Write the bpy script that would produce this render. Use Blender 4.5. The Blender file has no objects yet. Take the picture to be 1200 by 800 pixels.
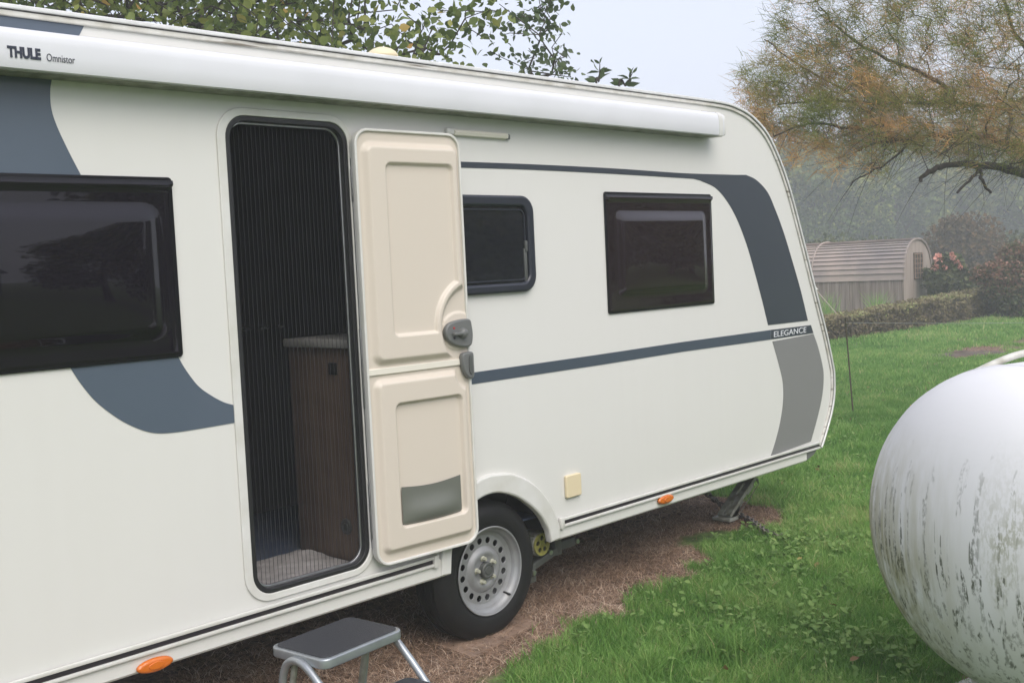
import bpy, bmesh, math, random
import numpy as np
from mathutils import Vector, Matrix
random.seed(7)
rng = np.random.default_rng(11)
R = math.radians
scn = bpy.context.scene
COL = scn.collection

# ------------------------------------------------------------------ camera geometry (solved from the caravan's edges)
F = 1300.0
EX = np.array([0.68969034, -0.08081444, 0.71958061])
EY = np.array([-0.72258772, -0.01252619, 0.69116575])
EZ = np.array([-0.04684257, -0.99665045, -0.06703471])
CAMH = 1.65
YW = 3.45                                      # the caravan's near side wall is the plane Y = 3.45
def ray(px, py):
    v = np.array([px-600.0, py-400.0, F])
    return np.array([EX@v, EY@v, EZ@v])
def W(px, py, Y=YW):                           # point of a plane parallel to the wall -> (X, Z)
    r = ray(px, py); t = Y/r[1]
    return (float(r[0]*t), float(r[2]*t+CAMH))
def G(px, py, z=0.0):                          # point at height z
    r = ray(px, py); t = (z-CAMH)/r[2]
    return (float(r[0]*t), float(r[1]*t), z)
def A(px, py, d):                              # point at distance d along the view axis
    r = ray(px, py)/F*d
    return Vector((r[0], r[1], r[2]+CAMH))

# ------------------------------------------------------------------ materials
def mat(name, col=(.5,.5,.5), rough=.6, metal=0.0, spec=.5, coat=0.0, var=None, vscale=6.0, bump=0.0, bscale=60.0,
        attr=None, ramp=None, trans=0.0):
    m = bpy.data.materials.new(name); m.use_nodes = True
    nt = m.node_tree; N = nt.nodes; L = nt.links
    b = N['Principled BSDF']
    b.inputs['Roughness'].default_value = rough
    b.inputs['Metallic'].default_value = metal
    b.inputs['Specular IOR Level'].default_value = spec
    b.inputs['Coat Weight'].default_value = coat
    b.inputs['Coat Roughness'].default_value = .08
    b.inputs['Base Color'].default_value = (*col, 1)
    tc = N.new('ShaderNodeTexCoord')
    if var is not None:
        no = N.new('ShaderNodeTexNoise'); no.inputs['Scale'].default_value = vscale; no.inputs['Detail'].default_value = 6
        L.new(tc.outputs['Object'], no.inputs['Vector'])
        cr = N.new('ShaderNodeValToRGB'); cr.color_ramp.elements[0].position = .32; cr.color_ramp.elements[1].position = .68
        cr.color_ramp.elements[0].color = (*var, 1); cr.color_ramp.elements[1].color = (*col, 1)
        L.new(no.outputs['Fac'], cr.inputs['Fac']); L.new(cr.outputs['Color'], b.inputs['Base Color'])
    if attr:
        at = N.new('ShaderNodeAttribute'); at.attribute_name = attr
        cr = N.new('ShaderNodeValToRGB'); e = cr.color_ramp.elements
        e[0].position = ramp[0][0]; e[0].color = (*ramp[0][1], 1)
        e[1].position = ramp[-1][0]; e[1].color = (*ramp[-1][1], 1)
        for p, c in ramp[1:-1]:
            q = e.new(p); q.color = (*c, 1)
        L.new(at.outputs['Fac'], cr.inputs['Fac']); L.new(cr.outputs['Color'], b.inputs['Base Color'])
        if trans > 0:
            tr = N.new('ShaderNodeBsdfTranslucent'); L.new(cr.outputs['Color'], tr.inputs['Color'])
            mx = N.new('ShaderNodeMixShader'); mx.inputs[0].default_value = trans
            L.new(b.outputs[0], mx.inputs[1]); L.new(tr.outputs[0], mx.inputs[2])
            L.new(mx.outputs[0], N['Material Output'].inputs['Surface'])
    if bump > 0:
        n2 = N.new('ShaderNodeTexNoise'); n2.inputs['Scale'].default_value = bscale; n2.inputs['Detail'].default_value = 4
        L.new(tc.outputs['Object'], n2.inputs['Vector'])
        bp = N.new('ShaderNodeBump'); bp.inputs['Strength'].default_value = bump; bp.inputs['Distance'].default_value = .01
        L.new(n2.outputs['Fac'], bp.inputs['Height']); L.new(bp.outputs[0], b.inputs['Normal'])
    return m

def wall_paint():
    m = mat('caravan_white', (.73,.73,.70), .33, coat=.25, bump=.05, bscale=9)
    nt = m.node_tree; N = nt.nodes; L = nt.links; b = N['Principled BSDF']
    tc = N.new('ShaderNodeTexCoord'); mp = N.new('ShaderNodeMapping'); mp.inputs['Scale'].default_value = (14,14,.8)
    no = N.new('ShaderNodeTexNoise'); no.inputs['Scale'].default_value = 1.6; no.inputs['Detail'].default_value = 8
    L.new(tc.outputs['Object'], mp.inputs[0]); L.new(mp.outputs[0], no.inputs['Vector'])
    cr = N.new('ShaderNodeValToRGB'); cr.color_ramp.elements[0].position = .25; cr.color_ramp.elements[1].position = .6
    cr.color_ramp.elements[0].color = (.667,.662,.630,1); cr.color_ramp.elements[1].color = (.675,.671,.640,1)
    L.new(no.outputs['Fac'], cr.inputs['Fac']); L.new(cr.outputs['Color'], b.inputs['Base Color'])
    return m

def smear(m):
    nt = m.node_tree; N = nt.nodes; L = nt.links; b = N['Principled BSDF']; src = b.inputs['Base Color'].links[0].from_socket
    tc = N.new('ShaderNodeTexCoord'); mp = N.new('ShaderNodeMapping'); mp.inputs['Scale'].default_value = (2.6,1,55)
    no = N.new('ShaderNodeTexNoise'); no.inputs['Scale'].default_value = 1; no.inputs['Detail'].default_value = 5
    L.new(tc.outputs['Object'], mp.inputs[0]); L.new(mp.outputs[0], no.inputs['Vector'])
    cr = N.new('ShaderNodeValToRGB'); cr.color_ramp.elements[0].position = .60; cr.color_ramp.elements[1].position = .70; L.new(no.outputs['Fac'], cr.inputs['Fac'])
    mx = N.new('ShaderNodeMix'); mx.data_type = 'RGBA'; L.new(cr.outputs['Color'], mx.inputs[0]); L.new(src, mx.inputs[6]); mx.inputs[7].default_value = (.20,.175,.14,1)
    L.new(mx.outputs[2], b.inputs['Base Color'])
M = {}
M['wall'] = wall_paint()
M['trim'] = mat('white_trim', (.66,.66,.635), .35, var=(.58,.575,.53), vscale=9, bump=.04, bscale=90)
M['railw'] = mat('rail_white', (.70,.69,.65), .4, var=(.50,.48,.42), vscale=14)
smear(M['railw'])
M['chrome'] = mat('roof_rail_metal', (.80,.80,.79), .35, .25, var=(.68,.68,.66), vscale=20)
M['alu'] = mat('aluminium', (.62,.63,.64), .38, 1.0, var=(.5,.51,.52), vscale=30, bump=.04, bscale=200)
M['cream'] = mat('cream_plastic', (.61,.55,.47), .42, spec=.4, bump=.015, bscale=350)
M['creamlight'] = mat('cream_white_plastic', (.72,.69,.60), .4)
M['ivory'] = mat('ivory_plastic', (.70,.60,.40), .5)
M['navy'] = mat('blue_grey_film', (.075,.10,.135), .38, coat=.25, bump=.03, bscale=8)
M['dark'] = mat('dark_blue_grey_film', (.034,.042,.056), .38, coat=.25, bump=.03, bscale=8)
M['grey'] = mat('mid_grey_film', (.20,.20,.20), .4, coat=.2, bump=.03, bscale=8)
M['stripe'] = mat('belt_stripe_film', (.052,.07,.095), .4, coat=.2)
M['black'] = mat('black_rubber', (.012,.012,.013), .45, bump=.05, bscale=120)
M['strip_dark'] = mat('dark_plum_insert', (.022,.016,.022), .4)
M['pane'] = mat('tinted_acrylic', (.006,.0045,.008), .025, spec=.42, bump=.012, bscale=3)
M['pane_frame'] = mat('window_edge_black', (.006,.006,.008), .13, spec=.32)
M['pane_frame_blue'] = mat('window_frame_blue_black', (.02,.023,.033), .30, bump=.02, bscale=300)
M['pane_brown'] = mat('brown_tinted_acrylic', (.013,.007,.0088), .04, spec=.6)
M['paneclear'] = mat('smoked_pane', (.009,.010,.013), .035, spec=.6, bump=.01, bscale=4)
M['awn'] = mat('awning_white', (.67,.68,.71), .34, coat=.15, var=(.63,.64,.665), vscale=4)
M['awn_dirty'] = mat('awning_green_dirt', (.30,.32,.24), .7, var=(.13,.15,.09), vscale=25)
M['letter'] = mat('lettering_dark', (.02,.026,.045), .5)
M['letter_light'] = mat('lettering_pale', (.66,.68,.70), .5)
M['amber'] = mat('amber_lens', (.62,.15,.012), .15, coat=.5, bump=.2, bscale=260)
M['tyre'] = mat('tyre_rubber', (.008,.008,.009), .6, spec=.3, var=(.013,.0125,.012), vscale=12, bump=.06, bscale=120)
M['rim'] = mat('silver_wheel_paint', (.31,.32,.33), .5, .35, var=(.25,.25,.25), vscale=12, bump=.04, bscale=150)
M['bolt'] = mat('zinc_bolt', (.50,.50,.40), .4, .35)
M['hub'] = mat('hub_dark', (.10,.105,.10), .5, .3)
M['underside'] = mat('underside_dark', (.012,.0115,.011), .85)
M['galv'] = mat('galvanised_steel', (.36,.37,.33), .55, .25, var=(.20,.195,.16), vscale=25, bump=.1, bscale=80)
M['yellow'] = mat('yellow_roller', (.42,.40,.10), .5, var=(.24,.22,.07), vscale=40)
M['plastic_grey'] = mat('grey_handle_plastic', (.135,.14,.135), .42)
M['bin'] = mat('grey_green_plastic', (.135,.143,.122), .38)
M['red'] = mat('red_dot', (.4,.02,.02), .4)
M['wood_dark'] = mat('dark_walnut_veneer', (.060,.043,.032), .5)
M['worktop'] = mat('grey_worktop', (.45,.44,.42), .5)
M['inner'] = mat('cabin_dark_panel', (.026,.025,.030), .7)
M['blue_floor'] = mat('blue_patterned_vinyl', (.06,.085,.16), .5, var=(.11,.13,.18), vscale=7)
M['rug'] = mat('beige_grey_cloth', (.52,.49,.48), .95, var=(.42,.40,.39), vscale=30, bump=.3, bscale=60)
M['tread'] = mat('ribbed_black_tread', (.032,.034,.040), .55, bump=.25, bscale=260)
M['steptube'] = mat('satin_grey_tube', (.36,.39,.41), .36, .6, var=(.30,.32,.34), vscale=18)
M['board'] = mat('weathered_board', (.30,.205,.145), .85, var=(.19,.13,.095), vscale=14, bump=.4, bscale=50)
M['chain'] = mat('worn_chain', (.30,.27,.25), .45, .8, var=(.10,.08,.07), vscale=40)
M['rust'] = mat('rusty_rod', (.10,.07,.045), .85, var=(.05,.06,.03), vscale=30, bump=.3, bscale=80)
M['wire'] = mat('dull_wire', (.34,.36,.35), .6)
M['bark'] = mat('bark', (.055,.045,.036), .9, var=(.032,.027,.022), vscale=9, bump=.6, bscale=30)
M['bark_pale'] = mat('bark_pale', (.15,.115,.10), .9, var=(.08,.065,.06), vscale=9, bump=.6, bscale=40)
M['house_wall'] = mat('grey_render', (.25,.245,.23), .9, var=(.21,.20,.19), vscale=2)
M['house_roof'] = mat('slate_roof', (.06,.06,.065), .7, var=(.09,.085,.085), vscale=8)
M['brick'] = mat('old_brick', (.18,.10,.07), .9, var=(.12,.075,.055), vscale=9)
M['house_glass'] = mat('house_glass', (.02,.022,.025), .05)
M['white_pipe'] = mat('off_white_pipe', (.60,.60,.55), .5, var=(.38,.37,.31), vscale=25)
M['cane'] = mat('pale_cane', (.38,.31,.24), .8)
# wood grain for the veneer
def grain(m, c1, c2, sc):
    nt = m.node_tree; N = nt.nodes; L = nt.links; b = N['Principled BSDF']
    tc = N.new('ShaderNodeTexCoord'); mp = N.new('ShaderNodeMapping'); mp.inputs['Scale'].default_value = sc
    no = N.new('ShaderNodeTexNoise'); no.inputs['Scale'].default_value = 1; no.inputs['Detail'].default_value = 7
    L.new(tc.outputs['Object'], mp.inputs[0]); L.new(mp.outputs[0], no.inputs['Vector'])
    cr = N.new('ShaderNodeValToRGB'); cr.color_ramp.elements[0].position = .35; cr.color_ramp.elements[1].position = .65
    cr.color_ramp.elements[0].color = (*c1,1); cr.color_ramp.elements[1].color = (*c2,1)
    L.new(no.outputs['Fac'], cr.inputs['Fac']); L.new(cr.outputs['Color'], b.inputs['Base Color'])
grain(M['wood_dark'], (.15,.10,.075), (.22,.158,.12), (90,90,3))
M['shed_boards'] = mat('weathered_grey_boards', (.26,.21,.18), .9, bump=.3, bscale=30)
grain(M['shed_boards'], (.17,.13,.11), (.30,.245,.21), (26,26,1.2))
M['shed_gable'] = mat('shed_gable_board', (.30,.25,.22), .9, bump=.2, bscale=30)
grain(M['shed_gable'], (.27,.22,.185), (.36,.305,.265), (12,12,1.0))
M['shed_roof'] = mat('weathered_roof_slats', (.40,.32,.275), .85, var=(.22,.19,.185), vscale=.9, bump=.2, bscale=25)
M['shed_dark'] = mat('shed_lattice_dark', (.055,.05,.04), .9)

def tank_paint():
    m = mat('algae_streaked_white_paint', (.74,.75,.78), .5, coat=.0, bump=.03, bscale=70)
    nt = m.node_tree; N = nt.nodes; L = nt.links; b = N['Principled BSDF']
    tc = N.new('ShaderNodeTexCoord')
    def noise(scale, mapping, detail=8, rough=.6):
        mp = N.new('ShaderNodeMapping'); mp.inputs['Scale'].default_value = mapping
        n = N.new('ShaderNodeTexNoise'); n.inputs['Scale'].default_value = scale; n.inputs['Detail'].default_value = detail; n.inputs['Roughness'].default_value = rough
        L.new(tc.outputs['Object'], mp.inputs[0]); L.new(mp.outputs[0], n.inputs['Vector']); return n
    def ramp(src, p0, p1, c0=(0,0,0,1), c1=(1,1,1,1)):
        cr = N.new('ShaderNodeValToRGB'); cr.color_ramp.elements[0].position = p0; cr.color_ramp.elements[1].position = p1
        cr.color_ramp.elements[0].color = c0; cr.color_ramp.elements[1].color = c1
        L.new(src, cr.inputs['Fac']); return cr.outputs['Color']
    def mul(a, c, op='MULTIPLY'):
        x = N.new('ShaderNodeMath'); x.operation = op; x.use_clamp = True
        L.new(a, x.inputs[0])
        if isinstance(c, float): x.inputs[1].default_value = c
        else: L.new(c, x.inputs[1])
        return x.outputs[0]
    sep = N.new('ShaderNodeSeparateXYZ'); L.new(tc.outputs['Object'], sep.inputs[0])
    low = N.new('ShaderNodeMapRange'); low.inputs[1].default_value = 1.08; low.inputs[2].default_value = .62; L.new(sep.outputs['Z'], low.inputs[0])
    col = ramp(noise(1.0, (44,44,.25), 2, .5).outputs['Fac'], .50, .58)              # which columns have a run of mould
    head = N.new('ShaderNodeMapRange'); head.inputs[1].default_value = .35; head.inputs[2].default_value = .65; head.inputs[3].default_value = .42; head.inputs[4].default_value = 1.12
    hn = noise(1.0, (24,24,.05), 2, .5); L.new(hn.outputs['Fac'], head.inputs[0])
    dn = N.new('ShaderNodeMath'); dn.operation = 'SUBTRACT'; L.new(head.outputs[0], dn.inputs[0]); L.new(sep.outputs['Z'], dn.inputs[1])
    fade = N.new('ShaderNodeValToRGB'); fe = fade.color_ramp.elements
    fe[0].position = 0.0; fe[0].color = (0,0,0,1); fe[1].position = 1; fe[1].color = (.30,.30,.30,1)
    q1 = fe.new(.012); q1.color = (1,1,1,1); q2 = fe.new(.10); q2.color = (.95,.95,.95,1); q3 = fe.new(.30); q3.color = (.62,.62,.62,1)
    L.new(dn.outputs[0], fade.inputs['Fac'])
    streak = mul(col, fade.outputs['Color'])
    speck = ramp(noise(90, (1,1,.4), 4, .7).outputs['Fac'], .44, .55)
    patch = ramp(noise(3.0, (1,1,.55), 4, .6).outputs['Fac'], .55, .68)
    s1 = mul(mul(mul(streak, speck), low.outputs[0]), 1.0)
    s2 = mul(mul(patch, speck), low.outputs[0])
    low2 = N.new('ShaderNodeMapRange'); low2.inputs[1].default_value = .86; low2.inputs[2].default_value = .30; L.new(sep.outputs['Z'], low2.inputs[0])
    film = mul(ramp(noise(1.0, (14,14,1.2), 6, .6).outputs['Fac'], .35, .75), low2.outputs[0])
    # dirt gathers on the shoulder of the domed end
    shoulder = N.new('ShaderNodeMapRange'); shoulder.inputs[1].default_value = .02; shoulder.inputs[2].default_value = .42
    L.new(sep.outputs['Y'], shoulder.inputs[0])
    film2 = mul(mul(shoulder.outputs[0], low.outputs[0]), ramp(noise(1.0, (22,22,2.2), 6, .65).outputs['Fac'], .38, .6))
    def mixc(a, bcol, fac, isnode=True):
        mx = N.new('ShaderNodeMix'); mx.data_type = 'RGBA'
        L.new(fac, mx.inputs[0])
        if isinstance(a, tuple): mx.inputs[6].default_value = a
        else: L.new(a, mx.inputs[6])
        mx.inputs[7].default_value = bcol
        return mx.outputs[2]
    c = mixc((.68,.682,.69,1), (.47,.47,.39,1), mul(film, .55))
    c = mixc(c, (.24,.225,.075,1), mul(film2, .95))
    c = mixc(c, (.15,.155,.028,1), mul(s2, .9))
    c = mixc(c, (.030,.038,.012,1), mul(s1, .95))
    L.new(c, b.inputs['Base Color'])
    return m
M['tank'] = tank_paint()

GREEN = [(0,(.055,.12,.028)),(.3,(.11,.26,.05)),(.65,(.215,.385,.095)),(.9,(.36,.51,.16)),(1,(.54,.50,.25))]
STRAW = [(0,(.10,.062,.042)),(.4,(.30,.195,.13)),(.75,(.50,.36,.26)),(1,(.70,.56,.44))]
M['grass'] = mat('grass_blade', rough=.6, spec=.2, attr='tone', ramp=GREEN, trans=.42)
M['weed'] = mat('weed_leaf', rough=.7, spec=.15, attr='tone', ramp=[(0,(.10,.18,.05)),(.5,(.19,.31,.09)),(1,(.31,.42,.14))], trans=.35)
M['straw'] = mat('dead_grass_blade', rough=.85, spec=.15, attr='tone', ramp=STRAW, trans=.15)
M['leaf'] = mat('broad_leaf', rough=.5, spec=.35, attr='tone', ramp=[(0,(.04,.07,.018)),(.45,(.12,.165,.038)),(.8,(.22,.25,.06)),(.95,(.38,.32,.08)),(1,(.38,.23,.07))], trans=.3)
M['leafdark'] = mat('dark_small_leaf', rough=.5, spec=.35, attr='tone', ramp=[(0,(.03,.05,.02)),(.6,(.07,.105,.038)),(1,(.13,.165,.06))], trans=.25)
M['tam'] = mat('feathery_spray', rough=.85, spec=.1, attr='tone', ramp=[(0,(.10,.14,.03)),(.28,(.20,.23,.05)),(.50,(.32,.25,.09)),(.68,(.42,.25,.13)),(.86,(.64,.33,.09)),(1,(.70,.44,.17))], trans=.3)
M['bg'] = mat('far_foliage', rough=.8, spec=.1, attr='tone', ramp=[(0,(.022,.045,.012)),(.42,(.10,.14,.035)),(.75,(.26,.28,.075)),(1,(.42,.37,.12))], trans=.2)
M['scrub'] = mat('scrub_foliage', rough=.8, spec=.1, attr='tone', ramp=[(0,(.03,.045,.022)),(.5,(.09,.11,.05)),(1,(.19,.19,.09))], trans=.2)
M['redbush'] = mat('bronze_foliage', rough=.7, spec=.2, attr='tone', ramp=[(0,(.045,.065,.035)),(.42,(.10,.115,.055)),(.62,(.20,.125,.08)),(.85,(.30,.15,.11)),(1,(.42,.25,.20))], trans=.2)
M['hedge'] = mat('hedge_foliage', rough=.8, spec=.1, attr='tone', ramp=[(0,(.07,.06,.04)),(.5,(.19,.155,.095)),(.8,(.28,.25,.13)),(1,(.30,.33,.14))], trans=.15)
M['flower'] = mat('coral_petals', (.60,.29,.23), .8)
M['russet'] = mat('russet_foliage', rough=.8, spec=.1, attr='tone', ramp=[(0,(.05,.05,.025)),(.5,(.12,.085,.045)),(1,(.24,.14,.06))], trans=.2)

# ------------------------------------------------------------------ object helpers
def tag(o, label=None, cat=None, group=None, kind=None):
    if label: o['label'] = label
    if cat: o['category'] = cat
    if group: o['group'] = group
    if kind: o['kind'] = kind
    return o
def root_of(o):
    while o.parent: o = o.parent
    return o
def thing(name, label, cat, loc=(0,0,0), group=None):
    o = bpy.data.objects.new(name, None); COL.objects.link(o)
    o.location = loc; o.empty_display_size = .2
    return tag(o, label, cat, group)
def link(name, me, m, parent=None, loc=None, smooth=None):
    """me is in world coordinates; its origin is moved to the root's place"""
    if m is not None: me.materials.clear(); me.materials.append(m)
    o = bpy.data.objects.new(name, me); COL.objects.link(o)
    off = Vector((0,0,0))
    if parent is not None:
        off = Vector(root_of(parent).location); o.parent = parent
    elif loc is not None:
        off = Vector(loc); o.location = off
    if off.length > 0: me.transform(Matrix.Translation(-off))
    if smooth is not None and len(me.polygons):
        me.shade_smooth()
        if smooth < 180: me.set_sharp_from_angle(angle=R(smooth))
    return o
def bm_mesh(bm, name='m'):
    me = bpy.data.meshes.new(name); bm.normal_update(); bm.to_mesh(me); bm.free(); return me
def raw_mesh(verts, faces, tone=None):
    me = bpy.data.meshes.new('m'); me.from_pydata([tuple(v) for v in verts], [], faces); me.update(); return me
def box_bm(bm, c, s, rot=None, bev=0.0, seg=2):
    r = bmesh.ops.create_cube(bm, size=1.0); vs = r['verts']
    for v in vs: v.co = Vector((v.co.x*s[0], v.co.y*s[1], v.co.z*s[2]))
    if bev > 0:
        es = list({e for v in vs for e in v.link_edges})
        rr = bmesh.ops.bevel(bm, geom=es, offset=bev, segments=seg, profile=.5, affect='EDGES')
        vs = list({v for f in rr['faces'] for v in f.verts} | {v for v in vs if v.is_valid})
    mtx = Matrix.Translation(Vector(c)) @ (rot.to_4x4() if rot is not None else Matrix.Identity(4))
    for v in vs: v.co = mtx @ v.co
def box(name, c, s, m, parent=None, bev=0.0, rot=None, loc=None):
    bm = bmesh.new(); box_bm(bm, c, s, rot, bev); return link(name, bm_mesh(bm), m, parent, loc, smooth=35 if bev else None)
def tube_bm(bm, pts, rad, n=10, caps=True):
    pts = [Vector(p) for p in pts]
    rads = rad if isinstance(rad, (list, tuple)) else [rad]*len(pts)
    rings = []; prev = None
    for i, p in enumerate(pts):
        t = (pts[min(i+1,len(pts)-1)]-pts[max(i-1,0)]).normalized()
        if prev is None:
            up = Vector((0,0,1)) if abs(t.z) < .9 else Vector((1,0,0)); a = t.cross(up).normalized()
        else:
            a = (prev - t*prev.dot(t)).normalized()
        prev = a; b = t.cross(a)
        rings.append([bm.verts.new(p + rads[i]*(math.cos(2*math.pi*k/n)*a + math.sin(2*math.pi*k/n)*b)) for k in range(n)])
    for r0, r1 in zip(rings, rings[1:]):
        for k in range(n): bm.faces.new((r0[k], r0[(k+1)%n], r1[(k+1)%n], r1[k]))
    if caps:
        bm.faces.new(rings[0][::-1]); bm.faces.new(rings[-1])
def tube(name, pts, rad, m, parent=None, n=10, loc=None):
    bm = bmesh.new(); tube_bm(bm, pts, rad, n); return link(name, bm_mesh(bm), m, parent, loc, smooth=50)
def lathe_bm(bm, prof, origin, axis, n=48):
    """prof = [(radius, along axis)]"""
    axis = Vector(axis).normalized(); up = Vector((0,0,1)) if abs(axis.z) < .9 else Vector((1,0,0))
    a = axis.cross(up).normalized(); b = axis.cross(a); o = Vector(origin); rings = []
    for r, h in prof:
        if r < 1e-6: rings.append([bm.verts.new(o+axis*h)])
        else: rings.append([bm.verts.new(o+axis*h+r*(math.cos(2*math.pi*k/n)*a+math.sin(2*math.pi*k/n)*b)) for k in range(n)])
    for r0, r1 in zip(rings, rings[1:]):
        for k in range(n):
            q = []
            for v in (r0[k%len(r0)], r0[(k+1)%len(r0)], r1[(k+1)%len(r1)], r1[k%len(r1)]):
                if v not in q: q.append(v)
            if len(q) > 2: bm.faces.new(q)
def lathe(name, prof, origin, axis, m, parent=None, n=48, smooth=40, loc=None):
    bm = bmesh.new(); lathe_bm(bm, prof, origin, axis, n)
    bmesh.ops.recalc_face_normals(bm, faces=bm.faces)
    return link(name, bm_mesh(bm), m, parent, loc, smooth)

def rrect(x0, z0, x1, z1, r, n=8):
    if not isinstance(r, (tuple, list)): r = (r,)*4          # corners: bottom-left, bottom-right, top-right, top-left
    out = []
    for (cx, cz, a0, rr) in ((x0+r[0], z0+r[0], 180, r[0]), (x1-r[1], z0+r[1], 270, r[1]), (x1-r[2], z1-r[2], 0, r[2]), (x0+r[3], z1-r[3], 90, r[3])):
        for k in range(n+1):
            a = R(a0+90*k/n); out.append((cx+rr*math.cos(a), cz+rr*math.sin(a)))
    return out
def spline(pts, n=10, closed=False):
    """Catmull-Rom through the points"""
    P = [np.array(p, float) for p in pts]; out = []
    L = len(P); rngi = range(L if closed else L-1)
    for i in rngi:
        p1, p2 = P[i], P[(i+1)%L]
        p0 = P[i-1] if (i > 0 or closed) else 2*p1-p2
        p3 = P[(i+2)%L] if (i+2 < L or closed) else 2*p2-p1
        for k in range(n):
            t = k/n
            out.append(tuple(.5*((2*p1)+(-p0+p2)*t+(2*p0-5*p1+4*p2-p3)*t*t+(-p0+3*p1-3*p2+p3)*t**3)))
    if not closed: out.append(tuple(P[-1]))
    return out
def plate_mesh(outer, holes=(), th=.01, bev=0.0, bres=2):
    cu = bpy.data.curves.new('c', 'CURVE'); cu.dimensions = '2D'; cu.fill_mode = 'BOTH'
    for poly in [outer, *holes]:
        sp = cu.splines.new('POLY'); sp.points.add(len(poly)-1)
        for p, q in zip(sp.points, poly): p.co = (q[0], q[1], 0, 1)
        sp.use_cyclic_u = True
    cu.extrude = max(th/2-bev, 0); cu.bevel_depth = bev; cu.bevel_resolution = bres; cu.offset = -bev
    o = bpy.data.objects.new('c', cu); COL.objects.link(o)
    dg = bpy.context.evaluated_depsgraph_get()
    me = bpy.data.meshes.new_from_object(o.evaluated_get(dg))
    bpy.data.objects.remove(o); bpy.data.curves.remove(cu)
    return me
ROTX = Matrix.Rotation(R(90), 4, 'X')
def plate(name, outer, m, parent=None, y0=YW, th=.01, holes=(), bev=0.0, smooth=30, loc=None):
    """upright plate parallel to the caravan wall, back face at Y=y0, front face th nearer to the camera"""
    me = plate_mesh(outer, holes, th, bev)
    me.transform(Matrix.Translation((0, y0-th/2, 0)) @ ROTX)
    return link(name, me, m, parent, loc, smooth)
def ring(name, o, i, m, parent, y0, th, bev=0.0): return plate(name, o, m, parent, y0, th, holes=[i], bev=bev)
def text(name, s, m, parent, box4, Y, th=.0012, offset=0.0, slant=0.0):
    cu = bpy.data.curves.new('t', 'FONT'); cu.body = s; cu.size = 1; cu.offset = offset; cu.extrude = .01
    o = bpy.data.objects.new('t', cu); COL.objects.link(o)
    dg = bpy.context.evaluated_depsgraph_get(); me = bpy.data.meshes.new_from_object(o.evaluated_get(dg))
    bpy.data.objects.remove(o); bpy.data.curves.remove(cu)
    v = np.array([q.co[:] for q in me.vertices]); mn, mx = v.min(0), v.max(0)
    x0, z0, x1, z1 = box4
    for q in me.vertices:
        u = (q.co.x-mn[0])/(mx[0]-mn[0]); w = (q.co.y-mn[1])/(mx[1]-mn[1]); d = (q.co.z-mn[2])/(mx[2]-mn[2]+1e-9)
        q.co = (x0+u*(x1-x0)+slant*w*(z1-z0), Y-th*d, z0+w*(z1-z0))
    return link(name, me, m, parent)
def prism_x(bm, prof, x0, x1):
    """closed (Y,Z) profile run along X"""
    a = [bm.verts.new((x0, p[0], p[1])) for p in prof]; b = [bm.verts.new((x1, p[0], p[1])) for p in prof]; n = len(prof)
    for k in range(n): bm.faces.new((a[k], a[(k+1)%n], b[(k+1)%n], b[k]))
    bm.faces.new(a[::-1]); bm.faces.new(b)
    bmesh.ops.recalc_face_normals(bm, faces=bm.faces)
def sweep_y(outline, y0, y1, th, closed=False):
    """sheet of thickness th whose (X,Z) path is run along Y (inward thickness)"""
    pts = [np.array(p) for p in outline]; inn = []
    for i, p in enumerate(pts):
        t = pts[min(i+1,len(pts)-1)]-pts[max(i-1,0)]; t /= np.linalg.norm(t); inn.append(p+th*np.array([t[1], -t[0]]))
    bm = bmesh.new(); rows = []
    for y in (y0, y1):
        rows.append([[bm.verts.new((p[0], y, p[1])) for p in pts], [bm.verts.new((p[0], y, p[1])) for p in inn]])
    (o0, i0), (o1, i1) = rows
    for k in range(len(pts)-1):
        bm.faces.new((o0[k], o0[k+1], o1[k+1], o1[k])); bm.faces.new((i0[k], i1[k], i1[k+1], i0[k+1]))
        bm.faces.new((o0[k], i0[k], i0[k+1], o0[k+1])); bm.faces.new((o1[k], o1[k+1], i1[k+1], i1[k]))
    for k in (0, -1): bm.faces.new((o0[k], o1[k], i1[k], i0[k]))
    bmesh.ops.recalc_face_normals(bm, faces=bm.faces)
    return bm_mesh(bm)

# ------------------------------------------------------------------ 2D signed distance helpers for moulded panels
def sd_rrect(U, V, x0, z0, x1, z1, r):
    cx, cz = (x0+x1)/2, (z0+z1)/2
    qx = np.abs(U-cx)-(x1-x0)/2+r; qz = np.abs(V-cz)-(z1-z0)/2+r
    return np.hypot(np.maximum(qx,0), np.maximum(qz,0))+np.minimum(np.maximum(qx,qz),0)-r
def sstep(d, w): t = np.clip(d/w, 0, 1); return t*t*(3-2*t)
def smin(a, b, k): h = np.clip(.5+.5*(b-a)/k, 0, 1); return b*(1-h)+a*h-k*h*(1-h)
def height_mesh(U, V, H, keep, place):
    """grid (U,V) with height H toward the viewer; place(u,v,h)->xyz arrays"""
    nv, nu = U.shape
    X, Y, Z = place(U, V, H)
    idx = np.arange(nv*nu).reshape(nv, nu)
    quads = np.stack([idx[:-1,:-1], idx[:-1,1:], idx[1:,1:], idx[1:,:-1]], -1).reshape(-1,4)
    k = keep.reshape(-1); quads = quads[k[quads].all(1)]
    used = np.unique(quads); remap = -np.ones(nv*nu, int); remap[used] = np.arange(len(used))
    P = np.stack([X.reshape(-1), Y.reshape(-1), Z.reshape(-1)], 1)[used]
    return fast_mesh(P, remap[quads])
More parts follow.
